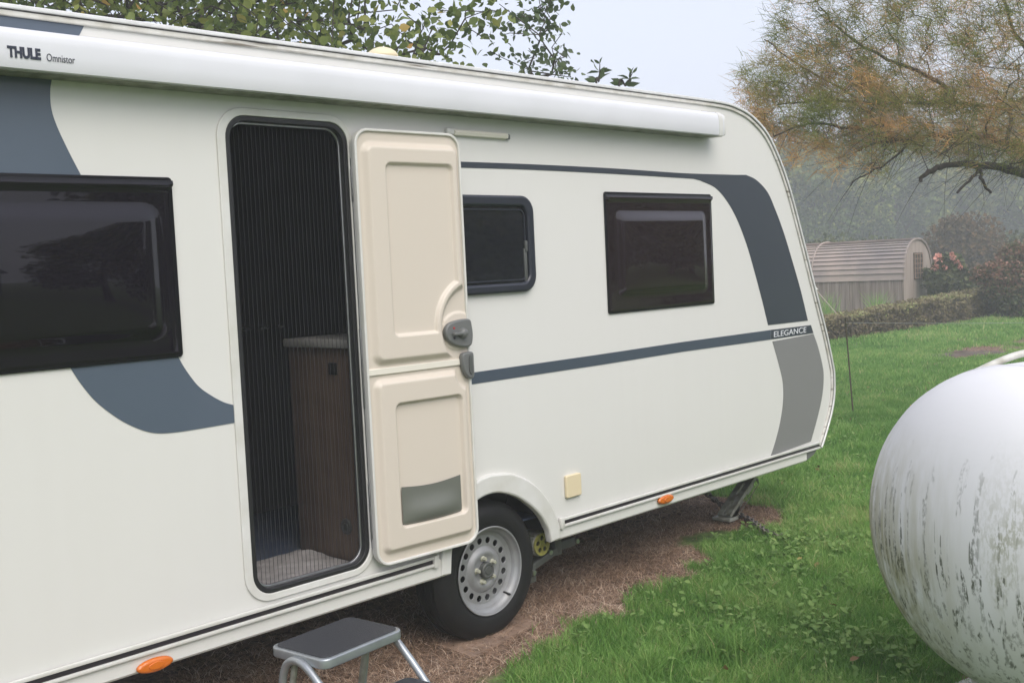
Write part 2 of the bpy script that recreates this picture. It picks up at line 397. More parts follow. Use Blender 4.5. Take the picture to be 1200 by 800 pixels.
def fast_mesh(P, quads, tone=None, smooth=True):
    """P (n,3); quads (m,k) all of the same size"""
    me = bpy.data.meshes.new('m'); n, (m, k) = len(P), quads.shape
    me.vertices.add(n); me.vertices.foreach_set('co', np.ascontiguousarray(P, np.float32).reshape(-1))
    me.loops.add(m*k); me.loops.foreach_set('vertex_index', np.ascontiguousarray(quads, np.int32).reshape(-1))
    me.polygons.add(m); me.polygons.foreach_set('loop_start', np.arange(0, m*k, k, dtype=np.int32))
    if tone is not None:
        at = me.attributes.new('tone', 'FLOAT', 'POINT'); at.data.foreach_set('value', np.ascontiguousarray(tone, np.float32))
    me.update(calc_edges=True)
    me.polygons.foreach_set('use_smooth', np.full(m, smooth, bool))
    return me
def join_meshes(parts):
    Ps, Qs, Ts, o = [], [], [], 0
    for P, Q, T in parts: Ps.append(P); Qs.append(Q+o); Ts.append(T); o += len(P)
    return np.concatenate(Ps), np.concatenate(Qs), np.concatenate(Ts)
def vnoise(x, y, seed=0):
    """smooth value noise on arrays, 0..1"""
    x = np.asarray(x, float); y = np.asarray(y, float)
    xi, yi = np.floor(x).astype(np.int64), np.floor(y).astype(np.int64); fx, fy = x-xi, y-yi
    def h(a, b):
        v = (a*374761393 + b*668265263 + seed*974634777) & 0x7fffffff
        v = ((v ^ (v >> 13))*1274126177) & 0x7fffffff
        return ((v ^ (v >> 16)) & 0xffff)/65535.0
    sx, sy = fx*fx*(3-2*fx), fy*fy*(3-2*fy)
    return (h(xi,yi)*(1-sx)+h(xi+1,yi)*sx)*(1-sy)+(h(xi,yi+1)*(1-sx)+h(xi+1,yi+1)*sx)*sy

# ================================================================== THE CARAVAN
CV = thing('caravan', 'white touring caravan with dark blue-grey graphics and its cream door open', 'caravan', (3.3, 4.6, 0))
XR = 0.10; YF = 5.72                                              # rear end, far side
ZR = 2.495
front = [(5.10,ZR),(5.35,2.492),(5.50,2.478),(5.67,2.432),(5.852,2.318),(6.034,2.072),(6.217,1.683),(6.31,1.466),(6.456,1.135),(6.530,.93),(6.546,.86),(6.540,.74),(6.497,.625),(6.40,.480),(6.355,.425)]
front_c = spline(front, 6)
rear_c = [(XR+.02,.425),(XR,.9),(XR+.02,2.25),(XR+.08,2.40),(XR+.22,2.48),(XR+.4,ZR)]
outline = rear_c + front_c                                        # open path: up the rear, along the roof, down the front
# wheel arch edge in the wall
WX, WZ = 3.415, 0.303                                             # wheel centre
arch = spline([(3.13,.425),(3.145,.50),(3.19,.585),(3.27,.645),(3.37,.672),(3.47,.662),(3.585,.618),(3.70,.53),(3.765,.44)], 6)
arch[0] = (3.13,.425); arch[-1] = (3.77,.425)
door_hole = rrect(2.172,.492,2.722,2.238,.085)
win_rects = {'large': (0.55,1.398,1.945,1.995,.05), 'small': (3.16,1.545,3.742,1.965,.07), 'end': (4.30,1.405,5.205,1.99,.03)}
holes = [door_hole]
wall_outline = outline + arch[::-1]
plate('side_wall', wall_outline, M['wall'], CV, YW+.03, .03, holes=holes)
plate('far_side_wall', outline, M['wall'], CV, YF, .03)
link('roof_shell', sweep_y(outline, YW+.03, YF-.03, .03), M['trim'], CV, smooth=40)
bm = bmesh.new()
box_bm(bm, (3.2,(3.74+5.68)/2,.44), (6.1,1.94,.05)); box_bm(bm, (1.59,3.61,.44), (2.90,.255,.05)); box_bm(bm, (5.02,3.61,.44), (2.40,.255,.05))
box_bm(bm, (3.2,4.3,.36), (5.6,.06,.12)); box_bm(bm, (3.2,5.2,.36), (5.6,.06,.12)); box_bm(bm, (3.40,4.75,.33), (.08,1.7,.08))
link('floor_pan', bm_mesh(bm), M['underside'], CV)
bm = bmesh.new()                                                  # wheel housing, open below and to the side
box_bm(bm, (3.44,3.76,.60), (.74,.02,.40)); box_bm(bm, (3.08,3.61,.60), (.02,.25,.40)); box_bm(bm, (3.81,3.61,.60), (.02,.25,.40)); box_bm(bm, (3.445,3.62,.81), (.75,.26,.02))
link('wheel_housing', bm_mesh(bm), M['underside'], CV)
# skirt (sill) along the bottom
bm = bmesh.new()
for (x0, x1, xe) in ((XR+.05, 3.138, 3.132), (3.778, 6.18, None)):
    prism_x(bm, [(YW+.012,.362),(YW-.004,.358),(YW-.010,.366),(YW-.010,.432),(YW-.004,.437),(YW+.012,.437)], x0, x1)
link('sill_panel', bm_mesh(bm), M['wall'], CV, smooth=30)
plate('sill_corner', [(6.18,.362),(6.27,.385),(6.36,.44),(6.18,.437)], M['plastic_grey'], CV, YW+.008, .018, bev=.003)
# strip moulding: two pale ribs and a plum insert
for (x0, x1) in ((XR+.05, 3.055), (3.845, 6.335)):
    for zz, nm, mm, hh, yy in ((.453,'strip_rib',M['trim'],.014,.012),(.436,'strip_insert',M['strip_dark'],.017,.0045),(.4215,'strip_rib',M['trim'],.0125,.013)):
        bm = bmesh.new(); box_bm(bm, ((x0+x1)/2, YW-.010-yy/2-.0005, zz), (x1-x0, yy, hh), bev=.003); link(nm, bm_mesh(bm), mm, CV, smooth=35)
for x in (3.05, 3.853):
    box('strip_end_cap', (x, YW-.018, .436), (.028,.02,.055), M['trim'], CV, bev=.006)
# edge rail round the roof and the front
band_out = outline[2:]
def offset_path(path, d):
    pts = [np.array(p) for p in path]; o = []
    for i, p in enumerate(pts):
        t = pts[min(i+1,len(pts)-1)]-pts[max(i-1,0)]; t /= np.linalg.norm(t); o.append(tuple(p+d*np.array([t[1], -t[0]])))
    return o
plate('edge_moulding', offset_path(band_out,-.012)+offset_path(band_out,.016)[::-1], M['railw'], CV, YW, .010, bev=.004)
plate('edge_rail', offset_path(band_out,-.020)+offset_path(band_out,-.006)[::-1], M['chrome'], CV, YW+.012, .03, bev=.003)
plate('edge_gasket', offset_path(band_out,-.0045)+offset_path(band_out,-.0015)[::-1], M['strip_dark'], CV, YW-.0085, .003)

# ------- coloured film graphics
def decal(name, pix, m, closed_pts=None, y=YW): return plate(name, [W(*p) for p in pix] if closed_pts is None else closed_pts, m, CV, y-.0004, .0016)
e1 = spline([W(*p) for p in [(62,80),(60.5,92),(58.5,108),(60,128),(66,147),(76,169),(86,189),(95,206)]], 5)
left_up = e1 + [W(95.5,222), (0.9,1.95), (0.75,2.487)] + [W(101,25), W(93,41), W(70,60)]
decal('grey_graphic', None, M['navy'], [p for p in left_up])
low_l = spline([W(*p) for p in [(83,432),(95,450),(112,470),(135,488),(157,500),(180,507),(205,506.3),(240,501),(277.5,494.5)]], 6)
low_r = spline([W(*p) for p in [(276,475),(262,471),(247,463),(232,452),(218,434),(209,419)]], 6)
decal('grey_graphic', None, M['navy'], low_l+low_r+[W(208,412),W(80,425)])
top_e = spline([W(*p) for p in [(538,189.5),(620,192.5),(720,197.5),(800,203),(862,205)]], 6) + spline([W(*p) for p in [(874,205),(886,211),(899,225),(908,245),(918,272),(928,305),(938,340),(946.5,375.5)]], 6)
bot_e = spline([W(*p) for p in [(900,381),(893,352),(884,318),(875,287),(864,258),(852,236),(838,220),(820,211.5)]], 6) + spline([W(*p) for p in [(812,209.5),(720,204),(620,199),(538,196.5)]], 6)
decal('dark_graphic', None, M['dark'], top_e+bot_e)
decal('belt_stripe', [(540,438.3),(700,415.5),(800,400.5),(903,386.5),(903,397.7),(800,412),(700,428),(540,452)], M['stripe'])
decal('name_stripe', [(903.4,386.4),(950,380.8),(953,390.2),(903.4,397.6)], M['dark'])
g_r = spline([W(*p) for p in [(953,391),(958,405),(963,425),(965,440),(963.5,462),(958,488),(950,517)]], 5)
g_l = spline([W(*p) for p in [(903,534),(908.5,517),(914,495),(917.5,470),(917,447),(912,425),(905,400)]], 5)
decal('grey_graphic', None, M['grey'], g_r+g_l)
x0, z0 = W(906.5,394.6); x1, z1 = W(944,382.8)
zc = W(925,389)[1]
text('lettering', 'ELEGANCE', M['letter_light'], CV, (x0, zc-.017, x1, zc+.017), YW-.0022, slant=.12)

# ------- door frame, fly screen, cabin
DF = ring('door_frame', rrect(2.142,.470,2.742,2.262,.11), rrect(2.176,.496,2.718,2.234,.083), M['trim'], CV, YW, .008, bev=.003)
ring('frame_seal', rrect(2.1765,.4965,2.7175,2.2335,.082), rrect(2.196,.514,2.698,2.214,.068), M['black'], DF, YW+.022, .026, bev=.004)
ring('inner_rail', rrect(2.196,.514,2.698,2.214,.068), rrect(2.203,.522,2.690,2.207,.062), M['alu'], DF, YW+.03, .012, bev=.002)
bm = bmesh.new(); n = 27; xs = np.linspace(2.20,2.694,2*n+1); tops = []
for i, x in enumerate(xs):
    y = YW+.034+(.013 if i % 2 else 0); tops.append((bm.verts.new((x,y,.515)), bm.verts.new((x,y,2.212))))
for a, b in zip(tops, tops[1:]): bm.faces.new((a[0], b[0], b[1], a[1]))
ms = bpy.data.materials.new('dark_net'); ms.use_nodes = True; nt = ms.node_tree
tb = nt.nodes.new('ShaderNodeBsdfTransparent'); tb.inputs[0].default_value = (1,1,1,1); mx = nt.nodes.new('ShaderNodeMixShader'); mx.inputs[0].default_value = .27
nt.nodes['Principled BSDF'].inputs['Base Color'].default_value = (.008,.009,.011,1); nt.nodes['Principled BSDF'].inputs['Roughness'].default_value = .9
nt.nodes['Principled BSDF'].inputs['Specular IOR Level'].default_value = .1
nt.links.new(tb.outputs[0], mx.inputs[1]); nt.links.new(nt.nodes['Principled BSDF'].outputs[0], mx.inputs[2]); nt.links.new(mx.outputs[0], nt.nodes['Material Output'].inputs['Surface'])
SC = link('fly_screen', bm_mesh(bm), ms, CV)
M['fold'] = mat('screen_fold', (.017,.018,.021), .8)
bm = bmesh.new()
for x in xs[::2]: box_bm(bm, (x, YW+.0335, 1.363), (.0014,.0012,1.69))
link('fold_edge', bm_mesh(bm), M['fold'], SC)
# cabin
FZ = .475
box('cabin_floor', (2.6,4.5,FZ-.004), (4.6,1.95,.008), M['blue_floor'], CV)
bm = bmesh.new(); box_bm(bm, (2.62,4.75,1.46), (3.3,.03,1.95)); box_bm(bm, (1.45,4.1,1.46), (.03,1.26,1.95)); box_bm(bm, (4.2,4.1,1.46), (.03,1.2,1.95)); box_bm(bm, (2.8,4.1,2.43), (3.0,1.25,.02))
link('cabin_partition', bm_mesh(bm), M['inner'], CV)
CB = box('kitchen_cabinet', (3.01,3.735,(FZ+1.355)/2), (.52,.47,1.355-FZ), M['wood_dark'], CV, bev=.004)
box('worktop', (3.005,3.735,1.372), (.55,.49,.034), M['worktop'], CB, bev=.006)
lathe('round_vent', [(.0,.010),(.014,.010),(.016,.006),(.024,.010),(.031,.008),(.034,0)], (2.7495,3.63,.62), (-1,0,0), M['hub'], CB, 24)
box('cabinet_knob', (2.747,3.66,1.27), (.012,.05,.05), M['black'], CB, bev=.004)
for k, (yy, ww) in enumerate(((4.70,.05),(4.70,.05),(4.70,.025))):
    box('wall_hook', (3.04+.10*k,4.727,1.405), (ww,.02,.012), M['alu'], CV, bev=.003)
# crumpled cloth on the floor
U, V = np.meshgrid(np.linspace(2.19,2.742,60), np.linspace(3.50,3.95,50))
ed = np.minimum.reduce([U-2.19, 2.742-U, V-3.50, 3.95-V])
H = FZ+.004+.010*vnoise(U*9,V*13,3)*sstep(ed,.04)+.012*vnoise(U*24+V*9,V*20,5)*sstep(ed,.03)+.018*np.exp(-((V-3.80+.05*np.sin(U*16))/.035)**2)*vnoise(U*7,V*3,9)
me = height_mesh(U, V, H, np.ones_like(U, bool), lambda u,v,h: (u, v, h))
o = link('floor_cloth', me, M['rug'], None, (2.47,3.68,FZ), smooth=180)
tag(o, 'crumpled beige grey cloth lying on the caravan floor inside the doorway', 'rug')

# ------- the open door leaf (frame of its own: u along the leaf, v up, h toward the camera)
HX, HY, AN, DW = 2.716, 3.412, R(2.7), .540
ca, sa = math.cos(AN), math.sin(AN)
def leafP(u, v, h): return (HX+u*ca-h*sa, HY-u*sa-h*ca, v)
def L(px, py):                                                    # pixel of the photograph -> (u, v) on the leaf plane
    r = ray(px, py); nrm = np.array([-sa, -ca, 0]); p0 = np.array([HX, HY, 0]); t = nrm@p0/(nrm@r)
    p = r*t; return (float((p[0]-HX)*ca-(p[1]-HY)*sa), float(p[2]+CAMH))
def lplate(name, outer, m, parent, h0, th, holes=(), bev=0.0):
    me = plate_mesh(outer, holes, th, bev)
    me.transform(Matrix(((ca,0,-sa,HX),(-sa,0,-ca,HY),(0,1,0,0),(0,0,0,1))) @ Matrix.Translation((0,0,h0+th/2)))
    return link(name, me, m, parent, smooth=32)
LB, LT, SEAM = .487, 2.213, 1.262
DR = lplate('door', rrect(.004,LB+.004,DW-.004,LT-.004,.062), M['wall'], CV, -.022, .024)
DR['label'] = 'open two-part cream door leaf folded back against the wall'
lplate('leaf_edge', rrect(0,LB,DW,LT,.066), M['trim'], DR, -.012, .026, holes=[rrect(.011,LB+.011,DW-.011,LT-.011,.056)], bev=.003)
def moulding(v0, v1, fn):
    nu, nvv = 136, int((v1-v0)/.004)
    U, V = np.meshgrid(np.linspace(0,DW,nu), np.linspace(v0,v1,nvv))
    keep = sd_rrect(U, V, .005, LB+.005, DW-.005, LT-.005, .058) < 0
    return height_mesh(U, V, fn(U, V), keep, leafP)
pu0, pv1 = L(446,190); pu1, _ = L(526,194); _, pv0 = L(470,394)
hu, hv = L(532,388)                                               # handle centre
def upper(U, V):
    d_out = sd_rrect(U, V, .030, SEAM+.020, DW-.012, LT-.046, .05)            # raised field
    cut = np.hypot(U-(DW+.015), (V-(hv+.015))*.95)-.152                       # round bite for the handle
    d_raise = np.maximum(d_out, -cut)
    H = .004+.024*sstep(-d_raise, .030)
    d_p = np.maximum(sd_rrect(U, V, pu0, pv0, pu1, pv1, .030), -(cut-.040))
    H -= .016*sstep(-d_p, .013)
    d_h = np.hypot((U-hu-.02)*.8, V-hv)-.085
    H += .007*sstep(-d_h, .012)*(cut < .0)
    return H
qu0, qv1 = L(459,472); qu1, _ = L(538,466); _, qv0 = L(470,618)
def lower(U, V):
    d_out = sd_rrect(U, V, .030, LB+.040, DW-.024, SEAM-.028, .04)
    bite = np.hypot(U-(DW-.005), V-(SEAM-.03))-.075
    d_raise = np.maximum(d_out, -bite)
    H = .004+.022*sstep(-d_raise, .026)
    d_p = sd_rrect(U, V, qu0, qv0, qu1, qv1, .028)
    return H-.020*sstep(-d_p, .011)
link('upper_lining', moulding(SEAM+.010, LT, upper), M['cream'], DR, smooth=180)
link('lower_lining', moulding(LB, SEAM-.010, lower), M['cream'], DR, smooth=180)
lplate('divider_bar', [(.008,SEAM-.013),(DW-.008,SEAM-.013),(DW-.008,SEAM+.013),(.008,SEAM+.013)], M['creamlight'], DR, .002, .010, bev=.003)
# waste pocket at the foot of the lower panel
bu0, bv1 = L(467.5,570); bu1, bv1b = L(536.5,556); _, bv0 = L(470,617); _, bv0b = L(538,603)
pk = spline([(bu0,bv0+.002),((bu0+bu1)/2,bv0-.004),(bu1,bv0+.002)], 6) + spline([(bu1,bv1+.004),((bu0+bu1)/2,bv1-.010),(bu0,bv1+.004)], 8)
U, V = np.meshgrid(np.linspace(bu0,bu1,40), np.linspace(bv0,bv1,40))
tt = (U-bu0)/(bu1-bu0); VV = V-.012*np.sin(np.pi*tt)*((V-bv0)/(bv1-bv0))
bulge = .016+.020*np.exp(-((V-bv0-.05)/.05)**2)*np.sin(np.pi*np.clip(tt,0,1))**.7-.012*np.exp(-((V-bv0)/.012)**2)
link('waste_pocket', height_mesh(U, VV, bulge, np.ones_like(U, bool), leafP), M['bin'], DR, smooth=180)
# handle
hp = spline([L(*p) for p in [(544,373.5),(548,383),(549,395),(547,404),(540,406.5),(528,404),(519,397),(517.5,385),(525,377)]], 5, closed=True)
HD = lplate('handle', hp, M['plastic_grey'], DR, .006, .026, bev=.007)
hx = lambda u, v, h: Vector(leafP(u, v, h))
ku, kv = L(536,390); kl, kb = L(523,390)
lathe('knob', [(0,.026),(.010,.026),(.018,.020),(.021,.010),(.022,0)], hx(ku,kv,.030), (-sa,-ca,0), M['plastic_grey'], HD, 24)
bm = bmesh.new(); box_bm(bm, hx((ku+kl)/2,kv,.046), (abs(ku-kl),.018,.014), Matrix.Rotation(-AN,3,'Z'), bev=.005); link('lever', bm_mesh(bm), M['plastic_grey'], HD, smooth=40)
ru, rv = L(526.2,384.3); lathe('red_mark', [(0,.0025),(.0045,.002),(.005,0)], hx(ru,rv,.032), (-sa,-ca,0), M['red'], HD, 12)
ru, rv = L(526.8,396); lathe('lock_hole', [(0,.0025),(.0045,.002),(.005,0)], hx(ru,rv,.032), (-sa,-ca,0), M['black'], HD, 12)
lp = spline([L(*p) for p in [(549,412.5),(550.3,425),(550.6,440),(546,443),(540,437),(536.5,424),(537,415),(542,412.5)]], 5, closed=True)
LA = lplate('latch', lp, M['plastic_grey'], DR, .006, .026, bev=.007)
lp2 = spline([L(*p) for p in [(543.5,418),(546,417),(548,432),(547,438),(544,434)]], 5, closed=True)
lplate('latch_slot', lp2, M['hub'], LA, .0325, .004, bev=.001)
# hinge strips between frame and leaf
bm = bmesh.new()
tube_bm(bm, [(2.7285,YW-.014,.56),(2.7285,YW-.014,2.10)], .0085, 10)
HG = link('hinge', bm_mesh(bm), M['alu'], DR, smooth=50)
for z in (2.02,1.96,1.40,1.345,1.30,1.235,1.15,.80,.74,.64):
    lathe('hinge_screw', [(0,.006),(.004,.005),(.006,0)], (2.7285,YW-.021,z), (0,-1,0), M['hub'], HG, 10)
for z0_, z1_ in ((1.93,2.06),(1.12,1.44),(.60,.83)):
    bm = bmesh.new(); box_bm(bm, (2.7285,YW-.018,(z0_+z1_)/2), (.026,.008,z1_-z0_), bev=.003); link('hinge_leaf', bm_mesh(bm), M['alu'], HG, smooth=35)

# ------- windows
def bulged(x0, z0, x1, z1, rail, flange, depth, rc, nx=90, nz=70, skew=0.0):
    """acrylic pane: hinge rail across the top, flat flange, domed middle"""
    U, V = np.meshgrid(np.linspace(x0,x1,nx), np.linspace(z0,z1,nz))
    d = -sd_rrect(U, V, x0+flange, z0+flange, x1-flange, z1-rail, rc)
    uu = np.clip((U-x0-flange)/(x1-x0-2*flange),0,1); vv = np.clip((V-z0-flange)/(z1-z0-rail-flange),0,1)
    H = .012+depth*.5*sstep(d, .055)+depth*.5*(np.sin(np.pi*uu)*np.sin(np.pi*vv))**.7*sstep(d,.05)
    edge = -sd_rrect(U, V, x0, z0, x1, z1, .012)
    H = H*sstep(edge+.004, .012)
    H += .010*sstep(.5-np.abs((V-(z1-rail*.30))/(rail*.30)), .25)
    return height_mesh(U, V, H, np.ones_like(U, bool), lambda u, v, h: (u, YW-h, v))
def window(x0, z0, x1, z1, rail, flange, depth, rc, pm):
    fr = ring('window', rrect(x0-.004,z0-.004,x1+.004,z1+.004,.014), rrect(x0+.02,z0+.02,x1-.02,z1-.02,.02), M['pane_frame'], CV, YW, .009, bev=.003)
    link('pane', bulged(x0,z0,x1,z1,rail,flange,depth,rc), pm, fr, smooth=60)
    bm = bmesh.new(); prism_x(bm, [(YW-.001,z1-.005),(YW-.018,z1-.008),(YW-.020,z1-.020),(YW-.014,z1-.028),(YW-.001,z1-.028)], x0-.002, x1+.002)
    link('hinge_rail', bm_mesh(bm), M['pane_frame'], fr, smooth=30)
    return fr
window(.45,1.400,1.952,2.002,.085,.055,.038,.06,M['pane'])
window(4.288,1.398,5.216,1.992,.085,.065,.034,.045,M['pane_brown'])
# small kitchen window with its own rounded rubber frame
wx0, wx1, wz0, wz1 = 3.20, 3.752, 1.535, 1.967
KW = ring('window', rrect(wx0,wz0,wx1,wz1,.075), rrect(wx0+.045,wz0+.042,wx1-.045,wz1-.048,.045), M['pane_frame_blue'], CV, YW, .026, bev=.011)
KW['label'] = 'small window with a thick rounded blue-black frame'
plate('pane', rrect(wx0+.03,wz0+.03,wx1-.03,wz1-.03,.05), M['paneclear'], KW, YW-.001, .010)
ring('pane_edge', rrect(wx0+.058,wz0+.052,wx1-.056,wz1-.060,.035), rrect(wx0+.064,wz0+.058,wx1-.062,wz1-.066,.03), M['pane_frame_blue'], KW, YW-.011, .006, bev=.002)
bm = bmesh.new(); box_bm(bm, (3.690,YW-.014,1.655), (.020,.008,.15), bev=.003); box_bm(bm, (3.694,YW-.017,1.74), (.016,.012,.05), bev=.004)
link('window_stay', bm_mesh(bm), M['hub'], KW, smooth=40)

# ------- awning cassette, lamp bar, roof vent, socket cover, markers
ax1 = W(846,140,YW-.08)[0]-.03
def awn_profile():
    f = YW-.112
    p = [(YW-.002,2.302),(f+.012,2.301),(f+.003,2.305),(f,2.318)]
    p += [(f-.002,2.350),(f,2.385)] + [(f+.034-.034*math.cos(R(a)), 2.392+.036*math.sin(R(a))) for a in (20,40,60,80)]
    p += [(f+.05,2.432),(YW-.03,2.440),(YW-.002,2.446)]
    return p
AWP = awn_profile()
bm = bmesh.new(); prism_x(bm, AWP, XR+.3, ax1); AW = link('awning_cassette', bm_mesh(bm), M['awn'], CV, smooth=35)
bm = bmesh.new(); prism_x(bm, [(YW-.004,2.3012),(YW-.098,2.3002),(YW-.098,2.2985),(YW-.004,2.2990)], XR+.31, ax1-.02); link('dirty_underside', bm_mesh(bm), M['awn_dirty'], AW)
bm = bmesh.new(); cy = YW-.056; cz = 2.37
prism_x(bm, [(cy+(y-cy)*1.03, cz+(z-cz)*1.05) for y, z in AWP], ax1-.05, ax1-.012)
prism_x(bm, [(cy+(y-cy)*.96, cz+(z-cz)*.93) for y, z in AWP], ax1-.012, ax1+.018); link('end_cap', bm_mesh(bm), M['trim'], AW, smooth=30)
YA = YW-.1135
for s, px0, py0, px1, py1, off in (('THULE',8.5,56.5,47.5,68.5,.05),('Omnistor',54.5,66,87.5,72.5,-.008)):
    xa, za = W(px0,(py0+py1)/2-2,YA); xb, zb = W(px1,(py0+py1)/2+1.5,YA)
    hgt = .0335 if s == 'THULE' else .022; zm = (za+zb)/2
    text('lettering', s, M['letter'], AW, (xa, zm-hgt/2, xb, zm+hgt/2), YA+.0005, offset=off, th=.0025)
xa, za = W(523,155,YW-.01); xb, zb = W(597,159.5,YW-.01)
bm = bmesh.new(); zz = (W(530,156)[1]+W(590,160)[1])/2
prism_x(bm, [(YW-.0005,zz+.014),(YW-.018,zz+.012),(YW-.024,zz+.002),(YW-.020,zz-.010),(YW-.0005,zz-.014)], xa+.04, xb-.02)
LBAR = link('lamp_bar', bm_mesh(bm), M['creamlight'], CV, smooth=30)
box('lamp_end', (xa+.025,YW-.010,zz+.004), (.055,.018,.026), M['trim'], LBAR, bev=.006)
box('lamp_end', (xb-.012,YW-.010,zz-.002), (.022,.016,.024), M['plastic_grey'], LBAR, bev=.005)
vp = A(448,66,4.85); lathe('roof_vent', [(.050,2.49-vp.z),(.050,-.018),(.064,-.012),(.070,-.004),(.069,.004),(.059,.018),(.042,.029),(.022,.036),(0,.038)], (vp.x,vp.y,vp.z), (0,0,1), M['ivory'], CV, 40, smooth=50)
sx0, sz1 = W(660.5,556); sx1, sz0 = W(679,580)
SO = plate('socket_cover', rrect(sx0,sz0+.005,sx1,sz1-.005,.010), M['ivory'], CV, YW, .018, bev=.005)
for (px, py, n_) in ((180,777.5,0),(778.5,584.3,1)):
    mxx, mzz = W(px, py, YW-.012)
    U, V = np.meshgrid(np.linspace(-1,1,30), np.linspace(-1,1,20)); rr = np.hypot(U, V)
    MK = plate('side_marker', [(mxx+.066*math.cos(a), mzz+.024*math.sin(a)) for a in np.linspace(0,2*math.pi,40)[:-1]], M['amber'], CV, YW-.009, .022, bev=.010)
    plate('lens_ring', [(mxx+.028*math.cos(a), mzz+.013*math.sin(a)) for a in np.linspace(0,2*math.pi,30)[:-1]], M['amber'], MK, YW-.030, .005, bev=.002)

# ------- wheel arch lip, wheel, mover
a_out = spline([(3.085,.437),(3.105,.53),(3.155,.625),(3.25,.705),(3.37,.742),(3.475,.737),(3.56,.717),(3.675,.655),(3.775,.552),(3.838,.437)], 6)
a_in = spline([(3.135,.362),(3.150,.47),(3.195,.575),(3.275,.632),(3.37,.658),(3.465,.650),(3.575,.606),(3.69,.52),(3.755,.43),(3.775,.362)], 6)
plate('wheel_arch', a_out+[(3.845,.366)]+a_in[::-1]+[(3.08,.366)], M['trim'], CV, YW+.02, .042, bev=.010)
WH = thing('wheel', None, None, (0,0,0)); WH.parent = CV; WH.location = (0,0,0)
yf = YW+.030                                                      # outer sidewall plane
TR = .312; TWD = .185
prof = [(.190,.030),(.197,.006),(.215,-.004),(.245,-.007),(.272,-.003),(.290,.008),(.302,.022)]
prof += [(TR,.034),(TR,.052),(TR-.007,.054),(TR-.007,.060),(TR,.062),(TR+.001,.088),(TR-.007,.090),(TR-.007,.096),(TR+.001,.098),(TR,.124),(TR-.007,.126),(TR-.007,.132),(TR,.134),(TR,.152)]
prof += [(.300,.166),(.268,.184),(.235,.19),(.197,.185),(.190,.16)]
lathe('tyre', prof, (WX,yf,WZ), (0,1,0), M['tyre'], WH, 96, 30)
RM = lathe('rim', [(.198,.002),(.200,-.003),(.197,-.006),(.192,-.004),(.190,.004),(.187,.012),(.180,.018),(.176,.022),(.172,.036),(.160,.042),(.154,.044),(.154,.13),(.19,.15),(.192,.16)], (WX,yf,WZ), (0,1,0), M['rim'], WH, 72, 40)
cir = lambda r, n=64, c=(0,0): [(c[0]+r*math.cos(2*math.pi*k/n), c[1]+r*math.sin(2*math.pi*k/n)) for k in range(n)]
hl = [cir(.0145,16,(.131*math.cos(2*math.pi*(k+.3)/16), .131*math.sin(2*math.pi*(k+.3)/16))) for k in range(16)]
me = plate_mesh(cir(.156,96), [cir(.106,64)]+hl, .005, .0012)
me.transform(Matrix.Translation((WX, yf+.046, WZ)) @ ROTX); link('rim_disc', me, M['rim'], WH, smooth=30)
lathe('rim_centre', [(.107,.0445),(.103,.043),(.096,.036),(.085,.029),(.075,.028),(.066,.032),(.060,.036),(.040,.036),(.034,.037)], (WX,yf,WZ), (0,1,0), M['rim'], WH, 64, 40)
lathe('hub_cap', [(.036,.036),(.036,.014),(.033,.010),(.026,.010),(.025,.013),(.018,.013),(.017,.010),(0,.009)], (WX,yf,WZ), (0,1,0), M['hub'], WH, 40, 35)
for k in range(5):
    a = 2*math.pi*(k+.25)/5+.2; lathe('wheel_bolt', [(0,.012),(.007,.012),(.009,.015),(.0095,.030),(.014,.032),(.014,.038)], (WX+.054*math.cos(a),yf,WZ+.054*math.sin(a)), (0,1,0), M['bolt'], WH, 6, 30)
tube('valve_stem', [(WX+.112,yf+.035,WZ-.128),(WX+.118,yf+.012,WZ-.134),(WX+.124,yf+.002,WZ-.138)], [.004,.0055,.004], M['black'], WH, 8)
bm = bmesh.new(); lathe_bm(bm, [(.152,.10),(.10,.10),(0,.10)], (WX,yf,WZ), (0,1,0), 40); link('brake_drum', bm_mesh(bm), M['underside'], WH)
MV = thing('caravan_mover', None, None); MV.parent = CV
mxp, mzp = 3.83, .325; my = YW+.10
bm = bmesh.new(); nn = 36
lathe_bm(bm, [(.052+(.005 if False else 0),0.0),(.055,.004),(.055,.17),(.050,.175)], (mxp,my,mzp), (0,1,0), nn)
link('drive_roller', bm_mesh(bm), M['galv'], MV, smooth=30)
bm = bmesh.new()
for k in range(20):
    a = 2*math.pi*k/20; box_bm(bm, (mxp+.057*math.cos(a), my+.088, mzp+.057*math.sin(a)), (.006,.168,.006), Matrix.Rotation(-a,3,'Y'))
link('roller_rib', bm_mesh(bm), M['galv'], MV)
plate('roller_cap', [(mxp+.054*math.cos(a), mzp+.054*math.sin(a)) for a in np.linspace(0,2*math.pi,40)[:-1]], M['yellow'], MV, my-.001, .008,
      holes=[[(mxp+.030*math.cos(b0)+.012*math.cos(a), mzp+.030*math.sin(b0)+.012*math.sin(a)) for a in np.linspace(0,2*math.pi,16)[:-1]] for b0 in [R(90+72*k) for k in range(5)]], bev=.001)
bm = bmesh.new()
box_bm(bm, (mxp+.16,my+.08,mzp-.02), (.05,.10,.15), bev=.006); box_bm(bm, (mxp+.03,my+.05,mzp-.095), (.24,.05,.035), Matrix.Rotation(R(-14),3,'Y'), bev=.005)
box_bm(bm, (mxp+.235,my+.06,mzp-.055), (.13,.045,.045), bev=.006); box_bm(bm, (mxp-.06,my+.03,mzp-.13), (.05,.05,.09), bev=.006)
link('mover_bracket', bm_mesh(bm), M['hub'], MV, smooth=35)
for (dx, dz, dy) in ((.155,.02,.025),(.095,-.065,.03),(.302,-.055,.035),(-.06,-.125,.0)):
    lathe('mover_bolt', [(0,-.008),(.012,-.008),(.014,0),(.014,.012)], (mxp+dx,my+dy,mzp+dz), (0,1,0), M['alu'], MV, 8, 30)
